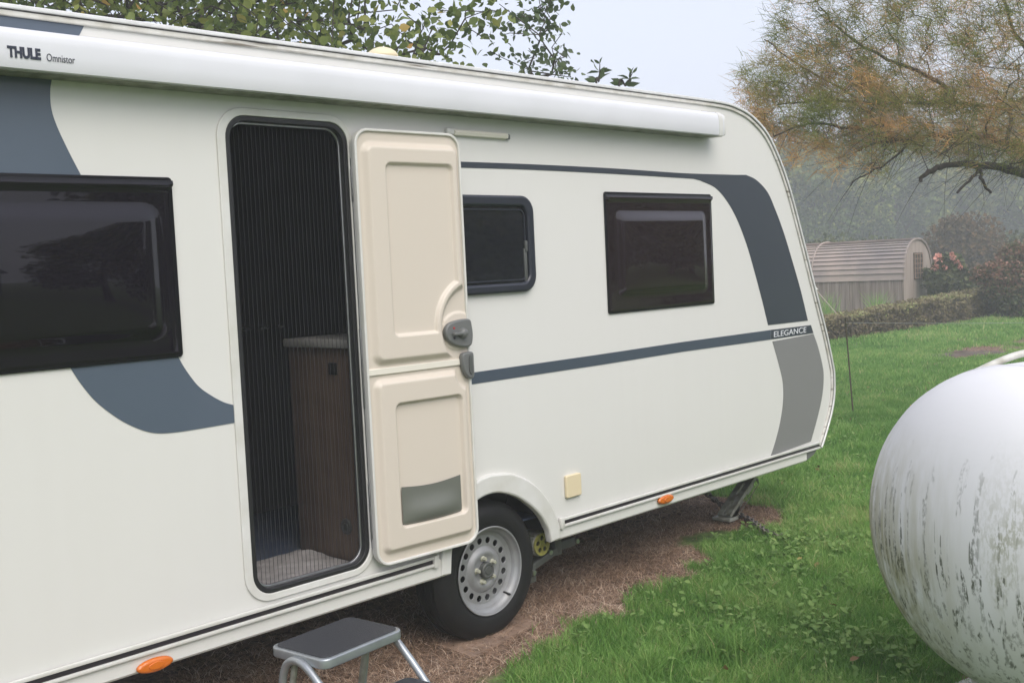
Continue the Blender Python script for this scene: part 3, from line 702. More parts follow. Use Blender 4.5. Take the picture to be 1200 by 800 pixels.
# steady leg
SL = thing('steady_leg', None, None); SL.parent = CV
YL = 3.80; lb = Vector((W(850,604,YL)[0],YL,.03)); lt = Vector((W(880,562,YL)[0],YL,W(888,562,YL)[1]+.02)); d = (lt-lb)
ax = d.normalized(); side = Vector((0,1,0)); side = (side-ax*side.dot(ax)).normalized(); nr = ax.cross(side)
rotm = Matrix((ax, side, nr)).transposed()
bm = bmesh.new()
box_bm(bm, (lb+lt)/2+side*.045, (d.length,.006,.06), rotm)
link('leg_side', bm_mesh(bm), M['galv'], SL)
mm_ = plate_mesh(rrect(-d.length/2,-.045,d.length/2,.045,.006), [rrect(-.19,-.010,-.05,.010,.009), rrect(.0,-.008,.10,.008,.007), rrect(.14,-.008,.17,.008,.007)], .006)
mm_.transform(Matrix.Translation((lb+lt)/2+nr*(.030)) @ rotm.to_4x4()); link('leg_face', mm_, M['galv'], SL)
rot2 = Matrix((ax, nr, ax.cross(nr))).transposed()
m2_ = plate_mesh(rrect(-d.length/2,-.036,d.length/2,.036,.008), [rrect(-.20,-.004,-.02,.012,.007), rrect(.04,-.004,.13,.010,.006), rrect(.17,-.006,.19,.008,.006)], .006)
m2_.transform(Matrix.Translation((lb+lt)/2+side*(-.045)) @ rot2.to_4x4()); link('leg_side', m2_, M['galv'], SL)
box('leg_foot', lb+Vector((0,0,0)), (.10,.13,.02), M['galv'], SL, bev=.004)
bm = bmesh.new(); tube_bm(bm, [(5.80,3.9,.43),(5.94,3.9,.22)], .012, 8); tube_bm(bm, [(6.0,3.9,.40),(6.02,3.9,.25)], .02, 8); link('leg_brace', bm_mesh(bm), M['underside'], SL, smooth=50)

# ================================================================== chain, board, stool
def chain(pts, n, rlink=.0045, ll=.040, lw=.024):
    path = spline(pts, 14); P = np.array(path); seg = np.r_[0, np.cumsum(np.linalg.norm(np.diff(P,axis=0),axis=1))]
    bm = bmesh.new(); cnt = int(seg[-1]/(ll*.72))
    for k in range(cnt):
        s = (k+.5)*ll*.72; c = Vector([np.interp(s, seg, P[:,j]) for j in range(3)]); c2 = Vector([np.interp(s+.01, seg, P[:,j]) for j in range(3)])
        t = (c2-c).normalized(); up = Vector((0,0,1)); s1 = t.cross(up).normalized(); s2 = t.cross(s1)
        e = (s1*.7+s2*.7) if k % 2 else (s1*.7-s2*.7)
        ringp = [c+t*(ll/2)*math.cos(a)+e*(lw/2)*math.sin(a) for a in np.linspace(0,2*math.pi,13)]
        tube_bm(bm, ringp, rlink, 6, caps=False)
    return bm_mesh(bm)
q = [Vector(G(*p, z=.03)) for p in [(873,606),(884,612.5),(896,622),(908,627),(920,629)]]
o = link('chain', chain([(5.6,4.05,.36),(5.75,3.93,.20),(5.93,3.88,.06)]+q, 0, .006, .05, .032), M['chain'], None, tuple(q[2]), smooth=60)
tag(o, 'rusty steel chain hanging under the caravan nose and trailing over the grass', 'chain')
bm = bmesh.new(); bx = [Vector(G(*p, z=.008)) for p in [(511,754),(553,770),(632,729),(604,716)]]
ctr = sum(bx, Vector())/4
top = [bm.verts.new(p) for p in bx]; bot = [bm.verts.new(Vector((p.x,p.y,-.005))) for p in bx]
bm.faces.new(top); bm.faces.new(bot[::-1])
for k in range(4): bm.faces.new((top[k], bot[k], bot[(k+1)%4], top[(k+1)%4]))
bmesh.ops.recalc_face_normals(bm, faces=bm.faces)
bmesh.ops.bevel(bm, geom=list(bm.edges), offset=.004, segments=2, affect='EDGES')
o = link('wooden_board', bm_mesh(bm), M['board'], None, (ctr.x,ctr.y,0), smooth=30); tag(o, 'flat weathered board under the caravan wheel', 'board')

ZT = .42
tc = [Vector(G(*p, z=ZT)) for p in [(323,753),(418,719),(465,738),(372,778)]]
cen = sum(tc, Vector())/4
ux = ((tc[1]-tc[0])+(tc[2]-tc[3])).normalized(); uy = Vector((-ux.y, ux.x, 0)); ST = .37/2; SD = .275/2
ST = ((tc[1]-tc[0]).length+(tc[2]-tc[3]).length)/4; SD = ((tc[0]-tc[3]).length+(tc[1]-tc[2]).length)/4
SS = thing('step_stool', 'folding grey step stool with black treads below the caravan door', 'step stool', (cen.x, cen.y, 0))
def SP(x, y, z): p = cen+ux*x+uy*y; return Vector((p.x, p.y, z))
def tread(z, y0, half_w, half_d):
    def pm(me, zz): 
        me.transform(Matrix(((ux.x,uy.x,0,cen.x+uy.x*y0),(ux.y,uy.y,0,cen.y+uy.y*y0),(0,0,1,zz),(0,0,0,1)))); return me
    t = link('tread', pm(plate_mesh(rrect(-half_w,-half_d,half_w,half_d,.035), [], .034, .006), z-.017), M['steptube'], SS, smooth=35)
    link('tread_mat', pm(plate_mesh(rrect(-half_w+.013,-half_d+.013,half_w-.013,half_d-.013,.028), [], .005, .001), z+.0015), M['tread'], t, smooth=35)
tread(ZT, 0, ST, SD)
tread(.258, -.150-.105, ST-.010, .105)
for s in (-1, 1):
    x = s*(ST+.008)
    path = spline([SP(x*1.02,SD*.98,.0),SP(x,SD*.62,.22),SP(x,SD*.42,.345),SP(x,SD*.15,.392),SP(x,-SD*.25,.396),SP(x,-SD*.75,.352),SP(x*1.0,-SD-.10,.22),SP(x*1.02,-SD-.26,.0)], 8)
    tube('side_tube', path, .0135, M['steptube'], SS, 12)
    for yy in (SD*.98, -SD-.26): lathe('foot', [(0,-.002),(.018,-.002),(.0185,.03),(.0145,.035)], SP(x*1.02,yy,0), (0,0,1), M['black'], SS, 14)
    bm = bmesh.new(); tube_bm(bm, [SP(x*.94,SD*.75,.18),SP(x*.94,-SD-.10,.20)], .004, 8); link('cross_wire', bm_mesh(bm), M['alu'], SS, smooth=50)
    tube('rear_leg', [SP(x*.86,SD*.2,.39),SP(x*.86,SD*.86,.0)], .0115, M['galv'], SS, 10)

# ================================================================== gas tank
TA = R(-14); tcn = A(1195,622,3.62)
TK = thing('gas_tank', 'white horizontal gas tank streaked with green algae and black mould', 'tank', (tcn.x, tcn.y, 0)); TK.rotation_euler = (0,0,0)
TRD = .543
axd = Vector((math.cos(TA), math.sin(TA), 0))
prof = [(TRD*math.sin(R(a)), -.33*math.cos(R(a))) for a in (0,4,9,15,22,30,38,46,54,62,70,77,84,90)] + [(TRD,h) for h in (.02,.4,.8,1.2,1.6,2.0)] + [(TRD*math.cos(R(a)), 2.0+.33*math.sin(R(a))) for a in range(10,91,10)]
prof = [(max(r,0.0),h) for r,h in prof]
lathe('shell', prof, (tcn.x,tcn.y,tcn.z), tuple(axd), M['tank'], TK, 96, 180)
lathe('weld_seam', [(TRD+.0005,-.004),(TRD+.003,0),(TRD+.0005,.004)], (tcn.x,tcn.y,tcn.z), tuple(axd), M['tank'], TK, 96, 180)
sid = Vector((-axd.y, axd.x, 0))
for h in (.25,1.75):
    for s in (-1,1):
        p0 = tcn+axd*h+sid*s*.33; rot = Matrix((axd, sid, Vector((0,0,1)))).transposed() @ Matrix.Rotation(R(-12*s),3,'X')
        box('leg', (p0.x, p0.y, (tcn.z-.42)/2+.03), (.11,.05,tcn.z-.40), M['white_pipe'], TK, bev=.004, rot=rot)
        box('leg_foot', (p0.x+sid.x*.04*s, p0.y+sid.y*.04*s, .01), (.16,.13,.02), M['white_pipe'], TK, bev=.004, rot=Matrix((axd, sid, Vector((0,0,1)))).transposed())
hp0 = [A(px,py,3.78) for i,(px,py) in enumerate([(1092,500),(1106,472),(1119,454),(1135,441),(1152,432),(1172,423),(1195,415),(1225,410),(1260,414)])]
tube('hose_pipe', spline([tuple(p) for p in hp0], 5), .0125, M['white_pipe'], TK, 12)
lathe('valve_dome', [(.16,0),(.16,.10),(.15,.125),(.10,.14),(0,.145)], (tcn+axd*1.0+Vector((0,0,TRD-.02))), (0,0,1), M['white_pipe'], TK, 40, 40)

# ================================================================== GROUND
YB = np.array([(1.4,2.75),(2.2,2.85),(2.99,3.12),(3.56,3.28),(3.98,3.32),(4.6,3.28),(4.95,3.33),(5.15,3.60),(5.40,3.86),(5.55,3.88),(5.66,3.62),(5.86,3.36),(6.02,3.46),(6.20,3.74),(6.40,4.05),(6.55,6.2)])
def deadness(x, y):
    """>0.5 where the grass has died"""
    yb = np.interp(x, YB[:,0], YB[:,1], left=2.75)
    d = (y-yb)
    d = np.where(x > 6.55, -1.0, d); d = np.where(y > 5.9, np.minimum(d, 5.9-y), d)
    n = .26*(vnoise(x*4,y*4,1)-.5)+.16*(vnoise(x*11,y*11,2)-.5)
    v = .5+(d+n)*2.2
    for (cx, cy, rx, ry, amp) in ((17.4,6.6,2.2,.6,.66),(19.6,6.4,1.6,.8,.55),(14.6,5.0,1.5,.5,.50),(4.45,2.42,.16,.08,.55),(5.0,2.2,.25,.12,.5),(9.7,4.9,.25,.12,.52),(19.5,7.6,1.3,.4,.5),(4.25,1.45,.22,.2,.9),(7.4,3.2,.3,.15,.45)):
        v = np.maximum(v, amp+.35*(1-np.hypot((x-cx)/rx,(y-cy)/ry))+n*1.3-.25)
    return np.clip(v, 0, 1)
def ground_z(x, y): return .012*(vnoise(x*1.3,y*1.3,4)-.5)+.008*(vnoise(x*5,y*5,6)-.5)
gx = np.unique(np.r_[np.linspace(-160,-6,20), np.arange(-6,1,.5), np.arange(1,8,.06), np.arange(8,14,.15), np.arange(14,34,.5), np.linspace(34,260,30)])
gy = np.unique(np.r_[np.linspace(-160,-6,20), np.arange(-6,0,.5), np.arange(0,6.2,.06), np.arange(6.2,14,.3), np.linspace(14,40,30), np.linspace(40,260,30)])
U, V = np.meshgrid(gx, gy)
me = height_mesh(U, V, ground_z(U,V), np.ones_like(U,bool), lambda u,v,h:(u,v,h))
at = me.attributes.new('dead','FLOAT','POINT'); at.data.foreach_set('value', deadness(U,V).reshape(-1).astype(np.float32))
gm = bpy.data.materials.new('lawn_soil'); gm.use_nodes = True; nt = gm.node_tree; N = nt.nodes; Lk = nt.links; b = N['Principled BSDF']; b.inputs['Roughness'].default_value = .95; b.inputs['Specular IOR Level'].default_value = .1
tcn_ = N.new('ShaderNodeTexCoord')
def gramp(scale, c0, c1, p0=.35, p1=.65):
    n = N.new('ShaderNodeTexNoise'); n.inputs['Scale'].default_value = scale; n.inputs['Detail'].default_value = 8; Lk.new(tcn_.outputs['Object'], n.inputs['Vector'])
    c = N.new('ShaderNodeValToRGB'); c.color_ramp.elements[0].position = p0; c.color_ramp.elements[1].position = p1; c.color_ramp.elements[0].color = (*c0,1); c.color_ramp.elements[1].color = (*c1,1)
    Lk.new(n.outputs['Fac'], c.inputs['Fac']); return c.outputs['Color'], n
gcol, _ = gramp(9, (.07,.11,.035), (.14,.21,.065)); dcol, _ = gramp(22, (.10,.069,.05), (.27,.185,.135))
at = N.new('ShaderNodeAttribute'); at.attribute_name = 'dead'
mp = N.new('ShaderNodeMapRange'); mp.inputs[1].default_value = .35; mp.inputs[2].default_value = .6; Lk.new(at.outputs['Fac'], mp.inputs[0])
mx = N.new('ShaderNodeMix'); mx.data_type = 'RGBA'; Lk.new(mp.outputs[0], mx.inputs[0]); Lk.new(gcol, mx.inputs[6]); Lk.new(dcol, mx.inputs[7]); Lk.new(mx.outputs[2], b.inputs['Base Color'])
n3 = N.new('ShaderNodeTexNoise'); n3.inputs['Scale'].default_value = 40; n3.inputs['Detail'].default_value = 8; Lk.new(tcn_.outputs['Object'], n3.inputs['Vector'])
bp = N.new('ShaderNodeBump'); bp.inputs['Strength'].default_value = .8; bp.inputs['Distance'].default_value = .03; Lk.new(n3.outputs['Fac'], bp.inputs['Height']); Lk.new(bp.outputs[0], b.inputs['Normal'])
o = link('ground', me, gm, smooth=180); tag(o, 'level lawn of damp green grass', 'ground', kind='structure')

FW = np.array([EX[2], EY[2]]); FW /= np.linalg.norm(FW); RT = np.array([FW[1], -FW[0]])
def in_view(x, y, lo=-.50, hi=.62):
    d = x*FW[0]+y*FW[1]; l = x*RT[0]+y*RT[1]; return (l/d > lo) & (l/d < hi), d
def scatter(n, d0, d1, lo=-.02, hi=.60):
    """points uniform over the ground between depths d0..d1 inside the view wedge"""
    d = np.sqrt(rng.uniform(d0*d0, d1*d1, n)); s = rng.uniform(lo, hi, n); l = s*d
    return d*FW[0]+l*RT[0], d*FW[1]+l*RT[1], d
def blades(x, y, h, w, lean, tone, flat=0.0):
    """each blade: quad + tip made from 2 quads (5 rows collapsed)"""
    n = len(x); a = rng.uniform(0, 2*np.pi, n); b = rng.uniform(0, 2*np.pi, n)
    dx, dy = np.cos(a), np.sin(a); lx, ly = np.cos(b)*lean*h, np.sin(b)*lean*h
    z0 = ground_z(x, y)
    def pt(t, side):
        ww = w*(1-t)**.7*.5*side
        return np.stack([x+dx*ww+lx*t*t, y+dy*ww+ly*t*t, z0-.004+h*(t-flat*t*t)], 1)
    P = np.stack([pt(0,-1), pt(0,1), pt(.5,1), pt(.5,-1), pt(.97,1), pt(.97,-1)], 1).reshape(-1,3)
    base = (np.arange(n)*6)[:,None]
    Q = np.concatenate([base+np.array([[0,1,2,3]]), base+np.array([[3,2,4,5]])], 0)
    T = np.repeat(tone, 6)
    return P, Q, T
parts = []
for (n, d0, d1, h0, w0) in ((170000,3.2,7.0,.047,.0050),(160000,7.0,12.0,.052,.008),(110000,12.0,19,.054,.014),(80000,19,30,.065,.028)):
    x, y, d = scatter(n, d0, d1)
    dd = deadness(x, y); keep = (dd < .48+.10*rng.random(n)) & ~((y > 3.62) & (y < 5.8) & (x < 6.3))
    x, y = x[keep], y[keep]; n = len(x)
    cl = vnoise(x*2.2,y*2.2,21); cl2 = vnoise(x*7,y*7,22); big = vnoise(x*.45,y*.45,23)
    h = h0*(.30+.55*cl+.55*cl2+.35*rng.random(n)); h *= np.where(rng.random(n) < .04, 1.5, 1)
    tone = np.clip(-.10+.30*big+.38*cl2+.16*cl+.48*rng.random(n)+np.where(rng.random(n)<.04,.4,0), 0, 1)
    parts.append(blades(x, y, h, w0*rng.uniform(.6,1.3,n), rng.uniform(.1,1.1,n), tone))
# taller tussocks
for (cx, cy) in [G(865,772)[:2], G(845,760)[:2], G(760,790)[:2], G(925,560)[:2], G(905,580)[:2], G(1020,600)[:2]]+[ (rng.uniform(4.2,9), rng.uniform(1.8,3.0)) for _ in range(14)]:
    n = 260; rr = np.abs(rng.normal(0,.09,n)); aa = rng.uniform(0,2*np.pi,n); x, y = cx+rr*np.cos(aa), cy+rr*np.sin(aa)
    parts.append(blades(x, y, rng.uniform(.07,.14,n), np.full(n,.0055), rng.uniform(.2,1.1,n), np.clip(rng.normal(.6,.15,n),0,1)))
P, Q, T = join_meshes(parts)
o = link('lawn_grass', fast_mesh(P, Q, T, False), M['grass']); tag(o, 'short damp green lawn grass beside the caravan', 'grass', kind='stuff')
# dead straw
x, y, d = scatter(190000, 3.3, 9.0, -.34, .36)
dd = deadness(x, y); keep = (dd > .40+.12*rng.random(len(x))) & (y < 5.0) & (x < 6.7) & (rng.random(len(x)) < np.where(y > 4.2, .35, 1.0))
x, y = x[keep], y[keep]; n = len(x)
tone = np.clip(-.12+.45*vnoise(x*5,y*5,31)+.30*vnoise(x*17,y*17,32)+.75*rng.random(n)**1.5, 0, 1)
P1 = blades(x, y, rng.uniform(.02,.06,n), rng.uniform(.0022,.0052,n), rng.uniform(.6,2.6,n), tone, .45)
x2, y2, d2 = scatter(5000, 10, 22, .1, .5); dd = deadness(x2,y2); k = dd > .45; x2, y2 = x2[k], y2[k]; n2 = len(x2)
parts2 = [P1]
if n2: parts2.append(blades(x2, y2, rng.uniform(.03,.06,n2), rng.uniform(.008,.016,n2), rng.uniform(.6,2,n2), rng.uniform(.1,.8,n2), .4))
P, Q, T = join_meshes(parts2)
o = link('dead_grass', fast_mesh(P, Q, T, False), M['straw']); tag(o, 'flattened brown dead grass around and under the caravan', 'dead grass', kind='stuff')

# ------------------------------------------------------------------ leaves
LEAF = np.array([(0,0,0),(-.30,.26,.06),(0,.28,0),(.30,.26,.06),(-.34,.58,.07),(0,.62,-.02),(.34,.58,.07),(0,1.0,-.08)])
LQ = np.array([[0,2,1,1],[0,3,2,2],[1,2,5,4],[2,3,6,5],[4,5,7,7],[5,6,7,7]])
LEAF4 = np.array([(0,0,0),(-.42,.5,.09),(0,1,0),(.42,.5,.09)]); LQ4 = np.array([[0,3,2,1]])
def frames(n, up=.3, dirs=None):
    d = rng.normal(size=(n,3)) if dirs is None else dirs+rng.normal(size=(n,3))*.6
    d /= np.linalg.norm(d,axis=1,keepdims=True)
    nn = rng.normal(size=(n,3)); nn[:,2] += up*3; nn -= (nn*d).sum(1,keepdims=True)*d; nn /= np.linalg.norm(nn,axis=1,keepdims=True)
    s = np.cross(d, nn); return s, d, nn
def leaves(C, size, tone, up=.3, simple=True, width=1.0, dirs=None, droop=0):
    n = len(C); s, d, nn = frames(n, up, dirs)
    T = LEAF4 if simple else LEAF; Qs = LQ4 if simple else LQ; k = len(T)
    L_ = (T[None,:,0,None]*width*s[:,None,:]+T[None,:,1,None]*d[:,None,:]+T[None,:,2,None]*nn[:,None,:])*np.asarray(size).reshape(-1,1,1)
    P = (C[:,None,:]+L_).reshape(-1,3)
    if simple: Q = (np.arange(n)*k)[:,None]+Qs
    else:
        tri = np.array([[0,2,1],[0,3,2],[1,2,5],[1,5,4],[2,3,6],[2,6,5],[4,5,7],[5,6,7]])
        Q = ((np.arange(n)*k)[:,None,None]+tri[None]).reshape(-1,3)
    return P, Q, np.repeat(tone, k)
# low broad weeds in the lawn
parts = []
wc = []
for (px, py) in [(905,640),(935,650),(955,660),(985,640),(900,690),(950,700),(1000,690),(930,720),(980,730),(870,700),(1010,760),(960,610),(890,610),(1040,740),(905,655),(850,680),(925,630),(975,770),(1060,780),(820,740),(880,745),(1000,650),(965,640),(940,760),(1030,700)]:
    c = G(px, py); wc += [(c[0]+rng.normal(0,.14), c[1]+rng.normal(0,.09)) for _ in range(11)]
x, y, d = scatter(900, 4, 11, .03, .5); dd = deadness(x,y); k = (dd < .4) & (vnoise(x*1.5,y*1.5,51) > .45) & ~((y>3.6)&(x<6.4)); wc += list(zip(x[k], y[k]))
C, Dr, S = [], [], []
for (x, y) in wc:
    if deadness(np.array([x]),np.array([y]))[0] > .5: continue
    m_ = rng.integers(4,8)
    for k in range(m_):
        a = rng.uniform(0,6.28); C.append((x+.012*math.cos(a), y+.012*math.sin(a), .028+rng.uniform(0,.028))); Dr.append((math.cos(a)*1.2, math.sin(a)*1.2, rng.uniform(-.1,.5))); S.append(rng.uniform(.016,.042))
C, Dr, S = np.array(C), np.array(Dr), np.array(S)
P, Q, T = leaves(C, S, np.clip(rng.normal(.5,.22,len(C)),0,1), up=1.2, simple=False, width=.85, dirs=Dr)
o = link('broad_leaf_weeds', fast_mesh(P, Q, T, True), M['weed']); tag(o, 'low clover and plantain weeds spreading through the lawn', 'weeds', kind='stuff')

x, y, d = scatter(130, 4.2, 13, 0, .5); k = (rng.random(130) < .8) & ~((y > 3.5) & (x < 6.4)); x, y = x[k], y[k]; n = len(x)
P, Q, T = leaves(np.stack([x, y, np.full(n,.045)],1), rng.uniform(.025,.055,n), rng.uniform(0,1,n), up=1.0, simple=False, width=.9)
M['fallen'] = mat('fallen_leaf', rough=.8, spec=.2, attr='tone', ramp=[(0,(.13,.08,.04)),(.6,(.30,.19,.08)),(1,(.42,.33,.12))])
o = link('fallen_leaves', fast_mesh(P, Q, T, True), M['fallen']); tag(o, 'brown fallen leaves scattered over the lawn', 'leaves', kind='stuff')

# ------------------------------------------------------------------ trees grown toward a cloud of twig ends
def grow(root_pts, targets, jit=.04, wander=1.0):
    """attach each target to the nearest node already grown; returns nodes, parents"""
    nodes = [np.array(p, float) for p in root_pts]; par = [-1]+list(range(len(root_pts)-1))
    rootp = nodes[-1]; T = np.array(targets); order = np.argsort(np.linalg.norm(T-rootp, axis=1))
    arr = np.zeros((len(nodes)+len(T)*9, 3)); arr[:len(nodes)] = nodes; cnt = len(nodes)
    depth = np.zeros(len(arr)); 
    for i in range(1, cnt): depth[i] = depth[i-1]+np.linalg.norm(arr[i]-arr[i-1])
    tips = []
    for t in T[order]:
        dv = np.linalg.norm(arr[:cnt]-t, axis=1)+.28*wander*depth[:cnt]*.5
        dv[:max(1, len(root_pts)-3)] += 100
        j = int(np.argmin(dv)); p = arr[j]; dist = np.linalg.norm(t-p); k = int(min(8, max(1, round(dist/.22))))
        prev = j; side = rng.normal(size=3); side -= side.dot(t-p)*(t-p)/(dist*dist+1e-9); side /= np.linalg.norm(side)+1e-9
        for s in range(1, k+1):
            f = s/k; q = p+(t-p)*f+side*dist*.10*math.sin(math.pi*f)+(rng.normal(size=3)*jit*min(dist,.5) if s < k else 0)
            arr[cnt] = q; depth[cnt] = depth[prev]+np.linalg.norm(q-arr[prev]); par.append(prev); prev = cnt; cnt += 1
        tips.append(prev)
    return arr[:cnt], np.array(par), np.array(tips)
def skeleton_mesh(nodes, par, r_tip, expo=2.3, rmax=.2, n=6, fixed=None):
    cnt = len(nodes); area = np.zeros(cnt); child = np.zeros(cnt, int)
    for i in range(cnt-1, 0, -1):
        if area[i] == 0: area[i] = r_tip**expo
        area[par[i]] += area[i]; child[par[i]] += 1
    rad = np.minimum(area**(1/expo), rmax)
    if fixed is not None: rad[:len(fixed)] = fixed
    rad[0] = rad[0]; rad[0] = max(rad[0], rad[min(1,cnt-1)])
    i = np.arange(1, cnt); a, b = nodes[par[i]], nodes[i]; ra, rb = np.minimum(rad[par[i]], rad[i]*1.25), rad[i]
    d = b-a; ln = np.linalg.norm(d,axis=1,keepdims=True); d = d/(ln+1e-9)
    up = np.where(np.abs(d[:,2:3]) < .9, np.array([[0,0,1.0]]), np.array([[1.0,0,0]])); s = np.cross(d, up); s /= np.linalg.norm(s,axis=1,keepdims=True); t = np.cross(d, s)
    ang = np.arange(n)*2*np.pi/n
    circ = np.cos(ang)[None,:,None]*s[:,None,:]+np.sin(ang)[None,:,None]*t[:,None,:]
    P = np.concatenate([a[:,None,:]-d[:,None,:]*ra[:,None,None]*.3+circ*ra[:,None,None], b[:,None,:]+circ*rb[:,None,None]], 1).reshape(-1,3)
    base = (np.arange(cnt-1)*2*n)[:,None,None]; k = np.arange(n); kk = (k+1)%n
    Q = (base+np.stack([k, kk, kk+n, k+n], -1)[None]).reshape(-1,4)
    return fast_mesh(P, Q, None, True), rad

def frustum_targets(n, regions):
    """regions: (weight, polygon in the photograph, near depth, far depth)"""
    out = []
    wts = np.array([r[0] for r in regions], float); wts /= wts.sum()
    for r, w in zip(regions, wts):
        poly = np.array(r[1], float); mn, mx = poly.min(0), poly.max(0); k = 0; need = int(round(n*w))
        while k < need:
            p = rng.uniform(mn, mx); inside = False; j = len(poly)-1
            for i in range(len(poly)):
                if (poly[i,1] > p[1]) != (poly[j,1] > p[1]) and p[0] < (poly[j,0]-poly[i,0])*(p[1]-poly[i,1])/(poly[j,1]-poly[i,1]+1e-12)+poly[i,0]: inside = not inside
                j = i
            if inside: out.append(np.array(A(p[0], p[1], rng.uniform(r[2], r[3])))); k += 1
    return out
def leafy_tree(name, label, root, targets, leafmat, lsize, per_tip, spread, r_tip, tone_mu, simple=False, width=1.0, barkm='bark', group=None, cat='tree'):
    nodes, par, tips = grow(root, targets)
    loc = tuple(root[0]); t = thing(name, label, cat, (loc[0], loc[1], 0), group)
    me, rad = skeleton_mesh(nodes, par, r_tip); link('trunk', me, M[barkm], t)
    thin = np.where((rad < r_tip*2.6) & (np.arange(len(nodes)) > len(root)))[0]
    pick = np.concatenate([np.repeat(tips, per_tip), rng.choice(thin, size=len(tips)*per_tip//2)])
    C = nodes[pick]+rng.normal(size=(len(pick),3))*spread
    clump = vnoise(C[:,0]*2.2+C[:,2], C[:,1]*2.2-C[:,2]*1.7, 61)
    tone = np.clip(tone_mu+(clump-.5)*.6+rng.normal(0,.17,len(C)), 0, 1)
    P, Q, T = leaves(C, lsize*rng.uniform(.6,1.25,len(C)), tone, up=.25, simple=simple, width=width)
    link('crown', fast_mesh(P, Q, T, True), M[leafmat], t)
    return t
# big leafy tree behind the caravan
base = A(330, 360, 8.6); rt = [(base.x, base.y+.3, 0), (base.x+.05, base.y+.25, 1.1), (base.x-.05, base.y+.2, 2.0), (base.x-.1, base.y, 2.6)]
tg = frustum_targets(800, [(430,[(-90,-110),(415,-110),(425,20),(412,64),(-90,10)],6.3,9.0),
                           (8,[(415,-60),(545,-60),(470,10),(440,40),(425,64),(415,50)],6.4,7.8),
                           (15,[(428,30),(470,12),(500,35),(525,18),(515,52),(530,78),(470,78),(432,62)],6.6,7.6),
                           (3,[(500,10),(575,8),(570,20),(505,35)],6.7,7.2)])
tg += [np.array(A(*p)) for p in [(585,14,7.0),(575,12,7.0),(560,16,7.0),(552,35,7.0),(563,42,7.0),(528,52,7.1),(545,22,7.0)]]
leafy_tree('leafy_tree', 'broad-leaved green tree with a few yellowing leaves rising behind the caravan roof', rt, tg, 'leaf', .062, 8, .085, .0030, .50)
# slender tree beside it
base = A(600, 320, 8.0); rt = [(base.x, base.y, 0), (base.x-.03, base.y, 1.2), (base.x, base.y, 2.2)]
tg = frustum_targets(62, [(30,[(578,60),(600,20),(640,10),(660,45),(640,80),(600,90)],7.0,7.7),(22,[(600,70),(660,60),(672,92),(600,92)],7.0,7.6),(22,[(610,-30),(660,-30),(650,25),(600,30)],7.0,7.7)])
tg += [np.array(A(*p)) for p in [(574,60,7.2),(585,5,7.2),(652,0,7.2),(656,28,7.3),(658,40,7.3),(650,70,7.3)]]
leafy_tree('slender_tree', 'thin sparse tree with small dark leaves standing right of the roof vent', rt, tg, 'leafdark', .052, 4, .045, .0026, .5, width=.85)
# two young shoots peeping over the roof
for (pxs, tipx, tipy, lab) in ((702,703,75,'single leafy shoot peeping over the roof, left of two'), (728,741,86,'leaning leafy shoot peeping over the roof, right of two')):
    b0 = A(pxs, 300, 7.6); tip = A(tipx, tipy, 7.6); low = A(pxs-3, 118, 7.6)
    st = thing('sapling', lab, 'sapling', (b0.x,b0.y,0), 'young shoots behind the caravan')
    path = spline([(b0.x,b0.y,0),(b0.x+.03,b0.y,1.2),tuple(low),tuple((low+tip)/2+Vector((.01,0,.01))),tuple(tip)], 8)
    tube('stem', path, [.014*(1-.8*i/len(path)) for i in range(len(path))], M['bark'], st, 6)
    C, Dr, S_ = [], [], []
    L_ = len(path)
    for i, sz in ((L_-17,.10),(L_-11,.105),(L_-5,.09)):
        p = path[i]
        for q_ in (-1,-.45,.45,1):
            C.append(p); S_.append(sz*rng.uniform(.8,1.1)); Dr.append((q_*RT[0]*2.2+rng.normal(0,.5), q_*RT[1]*2.2+rng.normal(0,.5), .9*(1-abs(q_))+.35))
    for q_ in (-.5,.4): C.append(path[-1]); S_.append(.055); Dr.append((q_*RT[0]*1.6, q_*RT[1]*1.6, 1.2))
    P, Q, T = leaves(np.array(C), np.array(S_), rng.uniform(.2,.6,len(C)), up=.15, simple=False, width=.52, dirs=np.array(Dr)*2)
    link('crown', fast_mesh(P, Q, T, True), M['leafdark'], st)

# tamarisk leaning in from the right
b0 = A(1395, 520, 10.2); k0 = A(1330, 300, 10.2); k1 = A(1262, 225, 10.2)
rt = [(b0.x,b0.y,0), ((b0.x+k0.x)/2,(b0.y+k0.y)/2,.8), tuple(k0), tuple(A(1295,262,10.2)), tuple(k1)]
limbs = [[(1225,214,10.2),(1198,203,10.1),(1165,195,10.0),(1130,193,9.9),(1102,196,9.8),(1085,203,9.7),(1077,213,9.7)],
         [(1215,180,10.4),(1180,168,10.4),(1140,160,10.3),(1100,160,10.1),(1060,163,10.0),(1020,170,9.9),(1004,178,9.9)],
         [(1150,198,9.9),(1152,212,9.8),(1162,226,9.8)],[(1150,196,9.9),(1140,208,9.8),(1122,226,9.7)],
         [(1060,172,10.0),(1040,192,9.9),(1012,205,9.8),(996,219,9.8)],
         [(1180,130,10.5),(1110,120,10.3),(1040,122,10.1),(970,118,10.0),(910,122,9.9)],
         [(1100,95,10.4),(1040,70,10.4),(990,40,10.4),(960,10,10.4)],[(1000,112,10.0),(960,90,10.0),(920,65,10.0),(895,45,10.0)],
         [(1225,90,11.0),(1190,40,11.1),(1170,-20,11.1)],[(1060,165,10.0),(1000,150,9.8),(950,145,9.7),(905,160,9.7)]]
lt_ = [np.array(A(*p)) for l in limbs for p in l]
